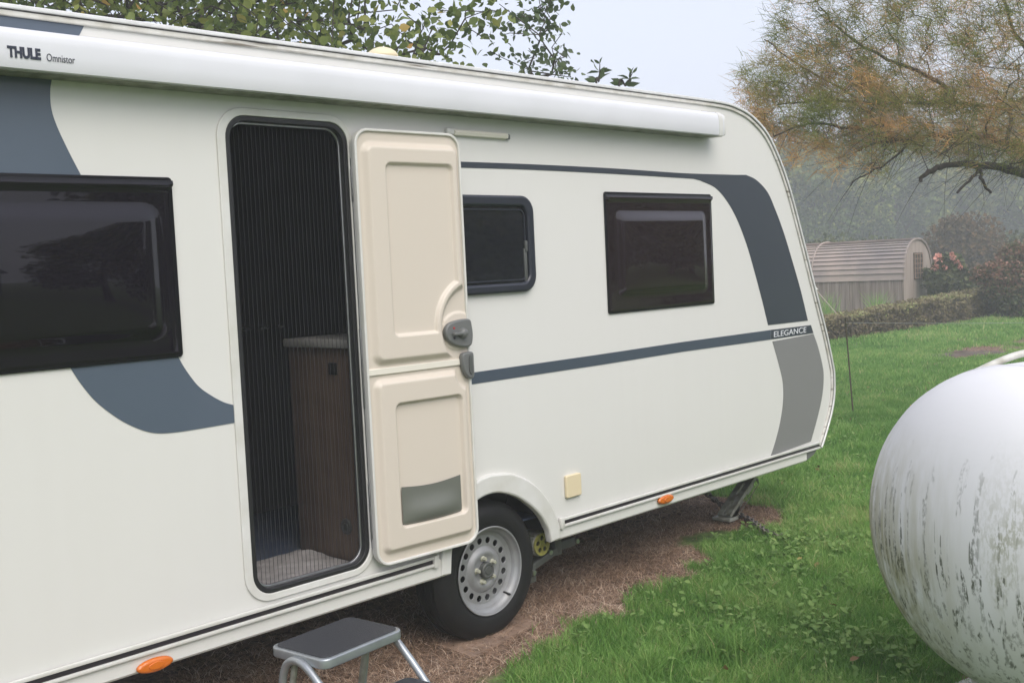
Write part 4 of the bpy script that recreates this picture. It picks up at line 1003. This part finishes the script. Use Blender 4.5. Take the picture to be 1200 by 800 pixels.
reg = [(52,[(1000,-60),(1270,-60),(1270,120),(1120,130),(1010,120)],9.0,12.0),
       (9,[(905,20),(940,-40),(1010,-40),(1010,60),(900,80)],9.6,10.8),
       (13,[(890,75),(1010,40),(1060,130),(960,130),(880,115)],9.4,10.8),
       (11,[(872,112),(960,105),(1050,140),(1040,172),(960,172),(890,165)],9.2,10.5),
       (18,[(1020,90),(1230,100),(1230,182),(1100,170),(1030,172)],9.2,11.4),
       (6,[(1045,160),(1240,165),(1240,196),(1095,190)],9.6,10.5),
       (2.5,[(905,165),(1060,165),(1050,200),(930,195)],9.4,10.1),(2,[(868,85),(905,60),(900,150),(876,130)],9.6,10.2)]
tgt = frustum_targets(1300, reg)
nodes0 = [np.array(p) for p in rt]
limb_r = [(.050,.014),(.036,.009),(.016,.012),(.017,.010),(.012,.005),(.022,.006),(.022,.006),(.014,.005),(.03,.012),(.02,.006)]
def grow_limbs():
    arr = list(nodes0); par = [-1]+list(range(len(rt)-1)); rm = [.11,.10,.09,.08,.075]
    for l, (r0_, r1_) in zip(limbs, limb_r):
        D = [np.linalg.norm(a-np.array(A(*l[0]))) for a in arr]; j = int(np.argmin(D))
        pts = spline([tuple(arr[j])]+[tuple(A(*p)) for p in l], 4)[1:]
        for i, p in enumerate(pts):
            arr.append(np.array(p)+rng.normal(size=3)*.007); par.append(j); j = len(arr)-1; rm.append(r0_+(r1_-r0_)*i/len(pts))
    return arr, par, np.array(rm)
arr, par, limb_min = grow_limbs(); n0 = len(arr)
alln = np.zeros((n0+len(tgt)*7, 3)); alln[:n0] = arr; cnt = n0; tips = []
T_ = np.array(tgt); D0 = np.min(np.linalg.norm(T_[:,None]-np.array(arr)[None,5:], axis=2), axis=1)
for t in T_[np.argsort(D0)]:
    # twigs prefer to leave a limb that lies to the right and below (the crown sweeps left and up)
    dv = alln[:cnt]-t; dist = np.linalg.norm(dv,axis=1); right = dv[:,0]*RT[0]+dv[:,1]*RT[1]
    cost = dist-.35*np.clip(right,-.6,.6)+.15*np.clip(dv[:,2],0,1); cost[:4] += 50; j = int(np.argmin(cost)); p = alln[j]; ds = dist[j]
    k = int(min(6, max(2, round(ds/.16)))); side = np.array([0,0,1.0])*rng.uniform(-.5,1.0)+rng.normal(size=3)*.4; prev = j
    for s in range(1,k+1):
        f = s/k; q = p+(t-p)*f+side*ds*.16*math.sin(math.pi*f)+(rng.normal(size=3)*.012 if s < k else 0)
        alln[cnt] = q; par.append(prev); prev = cnt; cnt += 1
    tips.append(prev)
nodes = alln[:cnt]; par = np.array(par)
TM = thing('tamarisk_tree', 'feathery green and russet tamarisk with bare dark limbs leaning in from the right', 'tree', (b0.x,b0.y,0))
me, rad = skeleton_mesh(nodes, par, .0017, 2.3, .085, fixed=limb_min); link('trunk', me, M['bark'], TM)
# bare hanging twiglets (a part of their own: pale, leafless)
depn = nodes[:,0]*FW[0]+nodes[:,1]*FW[1]; latn = (nodes[:,0]*RT[0]+nodes[:,1]*RT[1])/depn
idx = rng.choice(np.where((rad < .03) & (np.arange(cnt) > n0) & (latn > .27))[0], 900)
bm_p, bm_q = [], []
def whips(C, D, L0, w, droop, tone, segs=4):
    n = len(C); D = D/np.linalg.norm(D,axis=1,keepdims=True); s = np.cross(D, rng.normal(size=(n,3))); s /= np.linalg.norm(s,axis=1,keepdims=True)
    bend = rng.normal(size=(n,3))*.22; rows = []
    for k in range(segs+1):
        f = k/segs; c = C+D*(L0*f)[:,None]+bend*(L0*f*f)[:,None]; c[:,2] += droop*L0*f*f
        ww = (w*(1-.8*f))[:,None]*s*.5; rows.append(np.stack([c-ww, c+ww], 1))
    P = np.concatenate(rows, 1).reshape(-1,3); m = 2*(segs+1); base = (np.arange(n)*m)[:,None,None]
    Q = (base+np.array([[2*k,2*k+1,2*k+3,2*k+2] for k in range(segs)])[None]).reshape(-1,4)
    return P, Q, np.repeat(tone, m)
lo = nodes[idx]; dirs = rng.normal(size=(900,3)); dirs[:,:2] -= RT*.6; dirs[:,2] -= .25
P, Q, T = whips(lo, dirs, rng.uniform(.15,.5,900), np.full(900,.004), -.15, np.zeros(900)); link('bare_twigs', fast_mesh(P,Q,T,False), M['bark_pale'], TM)['kind'] = 'stuff'
low_ = np.where((rad < .02) & (np.arange(cnt) > n0))[0]; zl = A(1090,150,10).z
dep_ = nodes[:,0]*FW[0]+nodes[:,1]*FW[1]; low_ = low_[(nodes[low_,2] < zl) & ((nodes[low_,0]*RT[0]+nodes[low_,1]*RT[1])/dep_[low_] > .33)]; low_ = np.concatenate([rng.choice(low_, 170), rng.integers(5, n0, 60)])
dirs = rng.normal(size=(230,3))*.6; dirs[:,:2] -= RT*.9; dirs[:,2] -= .45
P, Q, T = whips(nodes[low_], dirs, rng.uniform(.25,.75,230), np.full(230,.0065), -.12, np.zeros(230), 6); link('hanging_twigs', fast_mesh(P,Q,T,False), M['bark'], TM)['kind'] = 'stuff'
# feathery sprays
th_ = np.where((rad < .012) & (np.arange(cnt) > n0))[0]
pk = np.concatenate([np.repeat(np.array(tips), 32), rng.choice(th_, 16000)]); n = len(pk)
C = nodes[pk]+rng.normal(size=(n,3))*.05
D = rng.normal(size=(n,3))*.75; D[:,0] -= RT[0]*.8; D[:,1] -= RT[1]*.8; D[:,2] += .45
cl = vnoise(C[:,0]*1.6+C[:,2]*.8, C[:,1]*1.6-C[:,2]*1.9, 71); c2 = vnoise(C[:,0]*4.5+C[:,2]*3, C[:,2]*5.2, 72)
lat = (C[:,0]*RT[0]+C[:,1]*RT[1])
tone = np.clip(.56+(cl-.5)*1.2+(c2-.5)*.7+rng.normal(0,.10,n), 0, 1)
P, Q, T = whips(C, D, rng.uniform(.05,.16,n), rng.uniform(.0032,.0060,n), -.1, tone, 3)
link('crown', fast_mesh(P, Q, T, False), M['tam'], TM)

# ------------------------------------------------------------------ shed, hedge, bushes
r3, f3 = np.array([RT[0],RT[1],0]), np.array([FW[0],FW[1],0])
gd, ld = .65*r3+.76*f3, -.76*r3+.65*f3; gd /= np.linalg.norm(gd); ld /= np.linalg.norm(ld)
c0 = A(1058.5, 340, 27.0); c0 = np.array([c0.x, c0.y, 0]); SWD, SLN, EZH, PKH = 1.85, 4.6, .92, 1.90
SH = thing('garden_shed', 'round-roofed weathered timber shed with a lattice window, beyond the low hedge', 'shed', tuple(c0))
def S3(u, v, z): return c0+ld*u+gd*v+np.array([0,0,z])
# vertical board walls (front and back)
for v0, sgn in ((0,-1),(SWD,1)):
    bm = bmesh.new(); nb = 34; rot = Matrix((Vector(ld), Vector(gd), Vector((0,0,1)))).transposed()
    for k in range(nb):
        wv = SLN/nb; box_bm(bm, S3((k+.5)*wv, v0+sgn*(.012 if k%2 else .022), EZH/2), (wv*.97,.022,EZH-.002*(k%3)), rot)
    link('board_wall', bm_mesh(bm), M['shed_boards'], SH)
def prof_pt(a, off=0.0):                                          # roof arc: 180deg at the near eave, 0 at the far eave
    c, s = math.cos(a), math.sin(a)
    return (SWD/2+(SWD/2+.03+off)*(-abs(c)**.9*math.copysign(1,-c)), EZH-.03+(PKH-EZH+off)*abs(s)**.85)
bm = bmesh.new(); nl = 26; rows = []
for k in range(nl):
    a0, a1 = math.pi*(1-k/nl), math.pi*(1-(k+1)/nl)
    lowo = .032 if a0 > math.pi/2 else .002; higo = .002 if a0 > math.pi/2 else .032
    p, q2 = prof_pt(a0, lowo), prof_pt(a1, higo); pi, qi = prof_pt(a0, lowo-.018), prof_pt(a1, higo-.018)
    vs = [[bm.verts.new(S3(u, w[0], w[1])) for w in (p, q2, qi, pi)] for u in (-.06, SLN+.06)]
    for j in range(4): bm.faces.new((vs[0][j], vs[0][(j+1)%4], vs[1][(j+1)%4], vs[1][j]))
    bm.faces.new(vs[0][::-1]); bm.faces.new(vs[1])
bmesh.ops.recalc_face_normals(bm, faces=bm.faces)
link('roof', bm_mesh(bm), M['shed_roof'], SH)
rib = [S3(2.35, *prof_pt(math.pi*(1-k/20), .03)) for k in range(21)]
tube('roof_rib', rib, .022, M['shed_roof'], SH, 6)
for u0 in (-.0, SLN):
    poly = [(0,0),(SWD,0)]+[prof_pt(math.pi*k/24, -.02) for k in range(25)]
    me = plate_mesh(poly, [], .03); me.transform(Matrix(((gd[0],0,ld[0],0),(gd[1],0,ld[1],0),(0,1,0,0),(0,0,0,1)))); me.transform(Matrix.Translation(S3(u0,0,0)))
    g_ = link('gable', me, M['shed_gable'], SH)
    if u0 == 0:
        def GP(v, z, o): return Vector(S3(-o, v, z))
        rot = Matrix((Vector(gd), Vector(ld), Vector((0,0,1)))).transposed()
        wf = box('lattice_window', GP(.95,1.20,.022), (.56,.02,.66), M['shed_dark'], SH, rot=rot)
        bm = bmesh.new()
        for k in range(6): box_bm(bm, GP(.95,.90+.12*k,.042), (.58,.02,.022), rot)
        for k in range(4): box_bm(bm, GP(.69+.173*k,1.20,.045), (.022,.02,.64), rot)
        link('lattice', bm_mesh(bm), M['board'], wf)
        bm = bmesh.new()
        tube_bm(bm, [S3(-.03, *prof_pt(math.pi*k/24, .0)) for k in range(25)], .03, 6); link('gable_trim', bm_mesh(bm), M['shed_gable'], SH)

def leaf_cloud(n, sampler, size, tonefn, simple=True, up=.3, width=1.0):
    C = sampler(n); return leaves(C, size*rng.uniform(.6,1.3,len(C)), np.clip(tonefn(C),0,1), up=up, simple=simple, width=width)
hb = [(11.0,10.2),(14.5,9.95),(18.44,9.81),(21.38,9.68),(24,9.5),(28.5,9.7)]
hbx = np.array(hb)
def hedge_s(n):
    x = rng.uniform(11,28.5,n); yb = np.interp(x,hbx[:,0],hbx[:,1]); h = np.interp(x,[11,18.4,21.4,24,28.5],[.40,.41,.50,.59,.64])
    m_ = rng.random(n); t = rng.random(n); out = rng.random(n)**.5
    y = np.where(m_ < .6, yb+.10*rng.random(n)+.02*t, yb+.70*rng.random(n)); z = np.where(m_ < .6, h*t, h-.05*rng.random(n))
    y += .07*(vnoise(x*3,z*6,81)-.5); z += .04*(vnoise(x*4,y*4,82)-.5); return np.stack([x,y,np.maximum(z,.01)],1)
HDG = thing('clipped_hedge', 'low brownish clipped hedge along the far edge of the lawn', 'hedge', (20,9.9,0))
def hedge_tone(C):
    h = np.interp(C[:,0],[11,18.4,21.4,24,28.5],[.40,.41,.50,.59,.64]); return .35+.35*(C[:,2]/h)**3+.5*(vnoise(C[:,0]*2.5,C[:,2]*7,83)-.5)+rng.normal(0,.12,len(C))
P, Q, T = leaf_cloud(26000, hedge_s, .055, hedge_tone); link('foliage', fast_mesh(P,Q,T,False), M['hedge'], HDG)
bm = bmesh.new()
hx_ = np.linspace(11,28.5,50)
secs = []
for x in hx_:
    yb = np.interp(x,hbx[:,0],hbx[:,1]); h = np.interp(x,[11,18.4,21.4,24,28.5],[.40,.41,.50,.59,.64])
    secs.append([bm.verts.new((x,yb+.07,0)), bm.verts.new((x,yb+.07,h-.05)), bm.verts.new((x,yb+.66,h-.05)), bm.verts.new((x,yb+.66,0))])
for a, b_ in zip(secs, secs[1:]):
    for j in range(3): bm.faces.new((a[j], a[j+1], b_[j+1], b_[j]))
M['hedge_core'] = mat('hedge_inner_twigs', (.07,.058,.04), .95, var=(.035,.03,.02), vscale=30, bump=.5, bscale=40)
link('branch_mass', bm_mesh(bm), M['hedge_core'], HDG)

def blob_bush(name, label, cat, centres, n, size, matname, tonefn, stems, loc, group=None, simple=True):
    t = thing(name, label, cat, loc, group)
    cs = np.array(centres, float)
    def samp(n):
        k = rng.integers(0, len(cs), n); d = rng.normal(size=(n,3)); d /= np.linalg.norm(d,axis=1,keepdims=True)
        rr = rng.random(n)**.33; rr = rr*(1+.35*(vnoise(d[:,0]*3+k*7, d[:,2]*3+d[:,1]*2, 91)-.5)); p = cs[k,:3]+d*(cs[k,3:6])*rr[:,None]; p[:,2] = np.maximum(p[:,2], .03); return p
    P, Q, T = leaf_cloud(n, samp, size, tonefn, simple=simple); link('foliage', fast_mesh(P,Q,T,False), M[matname], t)
    bm = bmesh.new()
    for s in range(stems):
        c = cs[s % len(cs)]; a = rng.uniform(0,6.28); b1 = Vector((loc[0]+.12*math.cos(a), loc[1]+.12*math.sin(a), 0)); e = Vector((c[0]+rng.normal(0,c[3]*.4), c[1]+rng.normal(0,c[4]*.4), c[2]+rng.uniform(0,c[5]*.7)))
        tube_bm(bm, spline([tuple(b1), tuple((b1+e)/2+Vector((rng.normal(0,.06),rng.normal(0,.06),.1))), tuple(e)], 4), [.02*(1-.09*i) for i in range(9)], 6)
    link('stem', bm_mesh(bm), M['bark'], t, smooth=60); return t
bb = Vector(G(1182,373)); bcn = lambda px, py, d, r: (*A(px,py,d), r, r, r*.8)
blob_bush('bronze_bush', 'rounded bush with bronze-red upper leaves and dark green skirt at the right', 'bush',
    [bcn(1185,330,24.6,.75),bcn(1215,315,24.8,.85),bcn(1165,322,24.5,.38),bcn(1200,350,24.3,.6),bcn(1190,300,24.7,.40),bcn(1150,322,24.5,.22),bcn(1230,340,24.4,.7)],
    15000, .07, 'redbush', lambda C: .20+.55*np.clip((C[:,2]-.42)/.55,0,1)+.7*(vnoise(C[:,0]*3+C[:,1],C[:,2]*4,95)-.5)+rng.normal(0,.12,len(C)), 9, (bb.x,bb.y,0))
# flowering shrub behind the hedge
fb = A(1108, 350, 27.5)
FS = blob_bush('flowering_shrub', 'green shrub with coral pink blooms beside the shed gable', 'shrub', [bcn(1104,332,27.5,.42),bcn(1118,325,27.6,.42),bcn(1098,322,27.4,.30),bcn(1128,338,27.5,.35),bcn(1112,312,27.5,.33)],
    3600, .13, 'scrub', lambda C: .45+.6*(vnoise(C[:,0]*4,C[:,2]*5,96)-.5)+rng.normal(0,.12,len(C)), 6, (fb.x,fb.y,0))
for (px, py, s) in [(1099.5,303,.10),(1096,314,.075),(1107,313.5,.055),(1117,302,.06),(1122,308,.06),(1125,313,.05),(1115,298,.05)]:
    c = A(px, py, 27.2); P_, D_ = [], []
    for k in range(26):
        d = rng.normal(size=3); d /= np.linalg.norm(d); P_.append(np.array(c)+d*s*.45); D_.append(d)
    P, Q, T = leaves(np.array(P_), np.full(26,s*1.1), np.zeros(26), simple=False, width=1.3, dirs=np.array(D_)*2); link('bloom', fast_mesh(P,Q,None,True), M['flower'], FS)
rb = A(1128, 340, 40)
blob_bush('russet_shrub', 'hazy russet shrub behind the pink blooms', 'shrub', [bcn(1112,285,40,1.0),bcn(1140,280,40.2,1.15),bcn(1130,298,40,1.0),bcn(1120,270,40,.65),bcn(1150,300,40,.9),bcn(1130,325,40,1.0)], 6500, .16, 'russet',
    lambda C: .5+.7*(vnoise(C[:,0]*1.5,C[:,2]*2,97)-.5)+rng.normal(0,.12,len(C)), 7, (rb.x,rb.y,0))
# tufts of long grass behind the hedge, in front of the shed
for (px, nm) in ((1028,'pale tuft of long grass against the shed boards, near the gable'),(968,'green tuft of long grass between hedge and shed, beside the caravan nose')):
    c = A(px, 372, 24.6); n = 170; rr = np.abs(rng.normal(0,.16 if px<1000 else .12,n)); aa = rng.uniform(0,6.28,n)
    x, y = c.x+rr*np.cos(aa), c.y+rr*np.sin(aa); P, Q, T = blades(x, y, rng.uniform(.35,.85,n), np.full(n,.02), rng.uniform(.1,.6,n), np.clip(rng.normal(.7,.12,n),0,1))
    o = link('grass_tuft', fast_mesh(P,Q,T,False), M['grass'], None, (c.x,c.y,0)); tag(o, nm, 'grass tuft', 'long grass tufts by the shed')

# post, wire, white tipped cane
pb = Vector(G(1000,486)); ptp = A(990.5,372,11.25)
o = tube('metal_post', [(pb.x,pb.y,-.02),tuple((pb+ptp)/2+Vector((.006,.004,0))),tuple(ptp)], [.009,.008,.0075], M['rust'], None, 8, (pb.x,pb.y,0)); tag(o, 'thin rusty rod stuck in the lawn beyond the caravan nose', 'post')
w1 = A(990.8,378,11.25); w2 = A(1330,373,14)
o = tube('fence_wire', [tuple(w1+(w2-w1)*t+Vector((0,0,-.03*math.sin(math.pi*t)))) for t in np.linspace(0,1,12)], .0020, M['wire'], None, 5, tuple(w1)); tag(o, 'thin dull wire strung from the rusty rod across the lawn', 'wire')
cA, cB, cC = A(944,326,22.5), A(957.5,341,22.2), A(979,366,21.6)
dirc = (cC-cA).normalized(); foot = cA+dirc*((0-cA.z)/dirc.z) if dirc.z < -.05 else cC
CN = thing('leaning_cane', 'pale cane with a white sleeve leaning beside the caravan nose', 'cane', (foot.x,foot.y,0))
tube('cane', [tuple(cB),tuple(cC),tuple(foot)], .008, M['cane'], CN, 6); tube('white_sleeve', [tuple(cA),tuple(cB)], .042, M['white_pipe'], CN, 10)
# low mound of bare earth in the lawn
mcx, mcy = G(1130,415)[:2]
U, V = np.meshgrid(np.linspace(-1,1,40), np.linspace(-1,1,24)); rr = np.hypot(U,V)
H = .05*np.clip(1-rr,0,1)**.7*(.5+vnoise(U*5,V*5,44))-.004
me = height_mesh(U, V, H, rr < 1.0, lambda u,v,h: (mcx+u*.75*RT[0]+v*.30*FW[0], mcy+u*.75*RT[1]+v*.30*FW[1], h))
M['soil'] = mat('bare_soil', (.13,.10,.08), .95, var=(.07,.055,.042), vscale=9, bump=.6, bscale=25)
o = link('soil_patch', me, M['soil'], None, (mcx,mcy,0), smooth=180); tag(o, 'low patch of bare brown earth in the lawn', 'soil')

# ------------------------------------------------------------------ misty trees far behind
def far_tree_mesh(seed, h, w, n):
    global rng
    lobes = []
    r_ = np.random.default_rng(seed)
    for k in range(26):
        z = r_.uniform(.18,.95); ww = w*.5*(1-abs(z-.5)*1.1)**.6; a = r_.uniform(0,6.28); q = ww*math.sqrt(r_.random())
        lobes.append((q*math.cos(a), q*math.sin(a), z*h, r_.uniform(.10,.20)*h))
    lobes = np.array(lobes); k = r_.integers(0,len(lobes),n); d = r_.normal(size=(n,3)); d /= np.linalg.norm(d,axis=1,keepdims=True)
    C = lobes[k,:3]+d*(lobes[k,3]*(.35+.75*r_.random(n)**.5))[:,None]; C[:,2] = np.maximum(C[:,2], .2)
    lt_off = r_.uniform(-.25,.35,len(lobes)); tone = np.clip(.36+.5*(vnoise(C[:,0]*1.1+seed,C[:,2]*1.3,seed)-.5)+r_.normal(0,.18,n)+lt_off[k], 0, 1)
    return leaves(C, .26*r_.uniform(.6,1.3,n), tone, up=.2, simple=True)
variants = []
for sd in range(4):
    P, Q, T = far_tree_mesh(100+sd, 7.5, 7.5, 11000); crown = fast_mesh(P, Q, T, False); crown.materials.append(M['bg'])
    bm = bmesh.new(); tube_bm(bm, [(0,0,0),(.05,0,1.4),(-.05,.1,3.0),(.1,0,5.2)], [.24,.18,.14,.05], 8)
    for k in range(7):
        a = k*.9; tube_bm(bm, [(0,0,1.5+.35*k),(1.1*math.cos(a),1.1*math.sin(a),2.6+.4*k),(1.9*math.cos(a),1.9*math.sin(a),3.5+.4*k)], [.09,.06,.02], 6)
    tr = bm_mesh(bm); tr.materials.append(M['bark']); variants.append((crown, tr))
spots = [(885,46,.80),(925,50,.84),(968,44,.74),(1005,55,1.08),(1050,47,.82),(1090,57,1.12),(1128,49,.90),(1170,54,1.02),(1215,46,.95),(1260,52,1.1),(1310,47,1.0),(1370,50,1.1)]
adj = ['tallest','broad','low','rounded']
for i, (px, d, s) in enumerate(spots):
    d *= 1.5; s *= 1.42; p = A(px, 300, d); v = variants[i % 4]
    t = thing('far_tree', 'misty grey-green tree in the fog behind the shed', 'tree', (p.x, p.y, 0), 'misty trees in the fog')
    t.scale = (s*1.0, s, s*rng.uniform(.9,1.05)); t.rotation_euler = (0,0,rng.uniform(0,6.28))
    for nm, me in (('crown', v[0]), ('trunk', v[1])):
        c = bpy.data.objects.new(nm, me); COL.objects.link(c); c.parent = t
# low scrub in front of them
for i, (px, d, r_) in enumerate([(955,36,1.5),(1010,38,1.7),(1062,42,1.3),(1220,42,1.6),(905,38,1.6)]):
    p = A(px, 300, d)
    blob_bush('scrub_bush', 'dull green scrub bush in the mist between shed and far trees', 'bush', [(p.x,p.y,r_*.55,r_,r_,r_*.7),(p.x+.9,p.y-.6,r_*.5,r_*.8,r_*.8,r_*.6),(p.x-.8,p.y+.6,r_*.7,r_*.8,r_*.8,r_*.6)], 5200, .17, 'scrub',
        lambda C: .5+.7*(vnoise(C[:,0]*1.1,C[:,2]*1.4,98)-.5)+rng.normal(0,.14,len(C)), 6, (p.x,p.y,0), 'scrub bushes behind the shed')

# ------------------------------------------------------------------ what the windows mirror: a cottage and trees across the garden
HS = thing('cottage', 'grey rendered cottage with slate roof and chimney mirrored in the caravan window', 'house', (6.0,-22,0))
bm = bmesh.new(); box_bm(bm, (7.5,-25,1.3), (9.0,6.0,2.6)); link('wall', bm_mesh(bm), M['house_wall'], HS)
bm = bmesh.new(); prism_x(bm, [(-28.3,2.55),(-21.7,2.55),(-25,4.9)], 2.8, 12.2); rf = link('roof', bm_mesh(bm), M['house_roof'], HS)
box('chimney', (4.2,-25,5.2), (.9,.7,1.5), M['brick'], rf, bev=.02)
for x in (5.0,7.5,10.0):
    wn = box('window', (x,-21.985,1.5), (1.1,.06,1.2), M['trim'], HS); box('pane', (x,-21.95,1.5), (.95,.03,1.05), M['house_glass'], wn)
for i, (x, y, s) in enumerate([(-3,-16,.75),(1.5,-19,.62),(14,-18,.8),(19,-15,.9),(-9,-20,1.0),(25,-20,1.0),(19,-6.5,.8),(24.5,-8.2,.95),(31,-15,1.0)]):
    t = thing('garden_tree', 'garden tree behind the viewer, mirrored in the caravan windows', 'tree', (x,y,0), 'garden trees mirrored in the windows'); t.scale = (s,s,s*.85); t.rotation_euler = (0,0,i*1.3)
    for nm, me in (('crown', variants[i%4][0]), ('trunk', variants[i%4][1])):
        c = bpy.data.objects.new(nm, me); COL.objects.link(c); c.parent = t

# ------------------------------------------------------------------ mist
bm = bmesh.new(); box_bm(bm, (30,20,7.0), (230,210,16.0))
hm = bpy.data.materials.new('pale_mist'); hm.use_nodes = True; nt = hm.node_tree; nt.nodes.remove(nt.nodes['Principled BSDF'])
pv = nt.nodes.new('ShaderNodeVolumePrincipled'); pv.inputs['Color'].default_value = (.93,.95,.97,1); pv.inputs['Density'].default_value = .0054; pv.inputs['Anisotropy'].default_value = .1
nt.links.new(pv.outputs[0], nt.nodes['Material Output'].inputs['Volume'])
o = link('haze', bm_mesh(bm), hm); tag(o, 'pale autumn morning mist filling the garden', 'mist', kind='stuff')

# ------------------------------------------------------------------ light
w = bpy.data.worlds.new('World'); scn.world = w; w.use_nodes = True; nt = w.node_tree
bg = nt.nodes['Background']; sky = nt.nodes.new('ShaderNodeTexSky'); sky.sky_type = 'NISHITA'; sky.sun_disc = False
SUN_EL, SUN_AZ = R(48), R(200)
sky.sun_elevation = SUN_EL; sky.sun_rotation = SUN_AZ; sky.dust_density = 6; sky.air_density = 1.2; sky.ozone_density = 1.0
mx = nt.nodes.new('ShaderNodeMix'); mx.data_type = 'RGBA'; mx.inputs[0].default_value = .72; mx.inputs[7].default_value = (5.75,5.95,7.1,1)
nt.links.new(sky.outputs[0], mx.inputs[6]); nt.links.new(mx.outputs[2], bg.inputs['Color']); bg.inputs['Strength'].default_value = .11
sl = bpy.data.lights.new('sun', 'SUN'); sl.energy = 1.45; sl.angle = R(50); sl.color = (1,.97,.93)
so = bpy.data.objects.new('sun', sl); COL.objects.link(so)
sd = Vector((math.sin(SUN_AZ)*math.cos(SUN_EL), math.cos(SUN_AZ)*math.cos(SUN_EL), math.sin(SUN_EL)))
so.rotation_euler = (-sd).to_track_quat('-Z','Y').to_euler(); so.location = (0,-5,12)

# ------------------------------------------------------------------ camera
cam = bpy.data.cameras.new('camera'); co = bpy.data.objects.new('camera', cam); COL.objects.link(co); scn.camera = co
cam.sensor_fit = 'HORIZONTAL'; cam.sensor_width = 36; cam.lens = 36*F/1200; cam.clip_start = .05; cam.clip_end = 1500
right = Vector((EX[0],EY[0],EZ[0])); down = Vector((EX[1],EY[1],EZ[1])); fwd = Vector((EX[2],EY[2],EZ[2]))
rot = Matrix((right, -down, -fwd)).transposed(); co.matrix_world = Matrix.Translation((0,0,CAMH)) @ rot.to_4x4()

scn.view_settings.view_transform = 'Standard'; scn.view_settings.look = 'None'; scn.view_settings.exposure = 0.76; scn.view_settings.gamma = 1
scn.render.engine = 'CYCLES'; scn.cycles.use_denoising = True; scn.cycles.volume_bounces = 2; scn.cycles.max_bounces = 6; scn.cycles.diffuse_bounces = 3; scn.cycles.glossy_bounces = 3; scn.cycles.transparent_max_bounces = 8
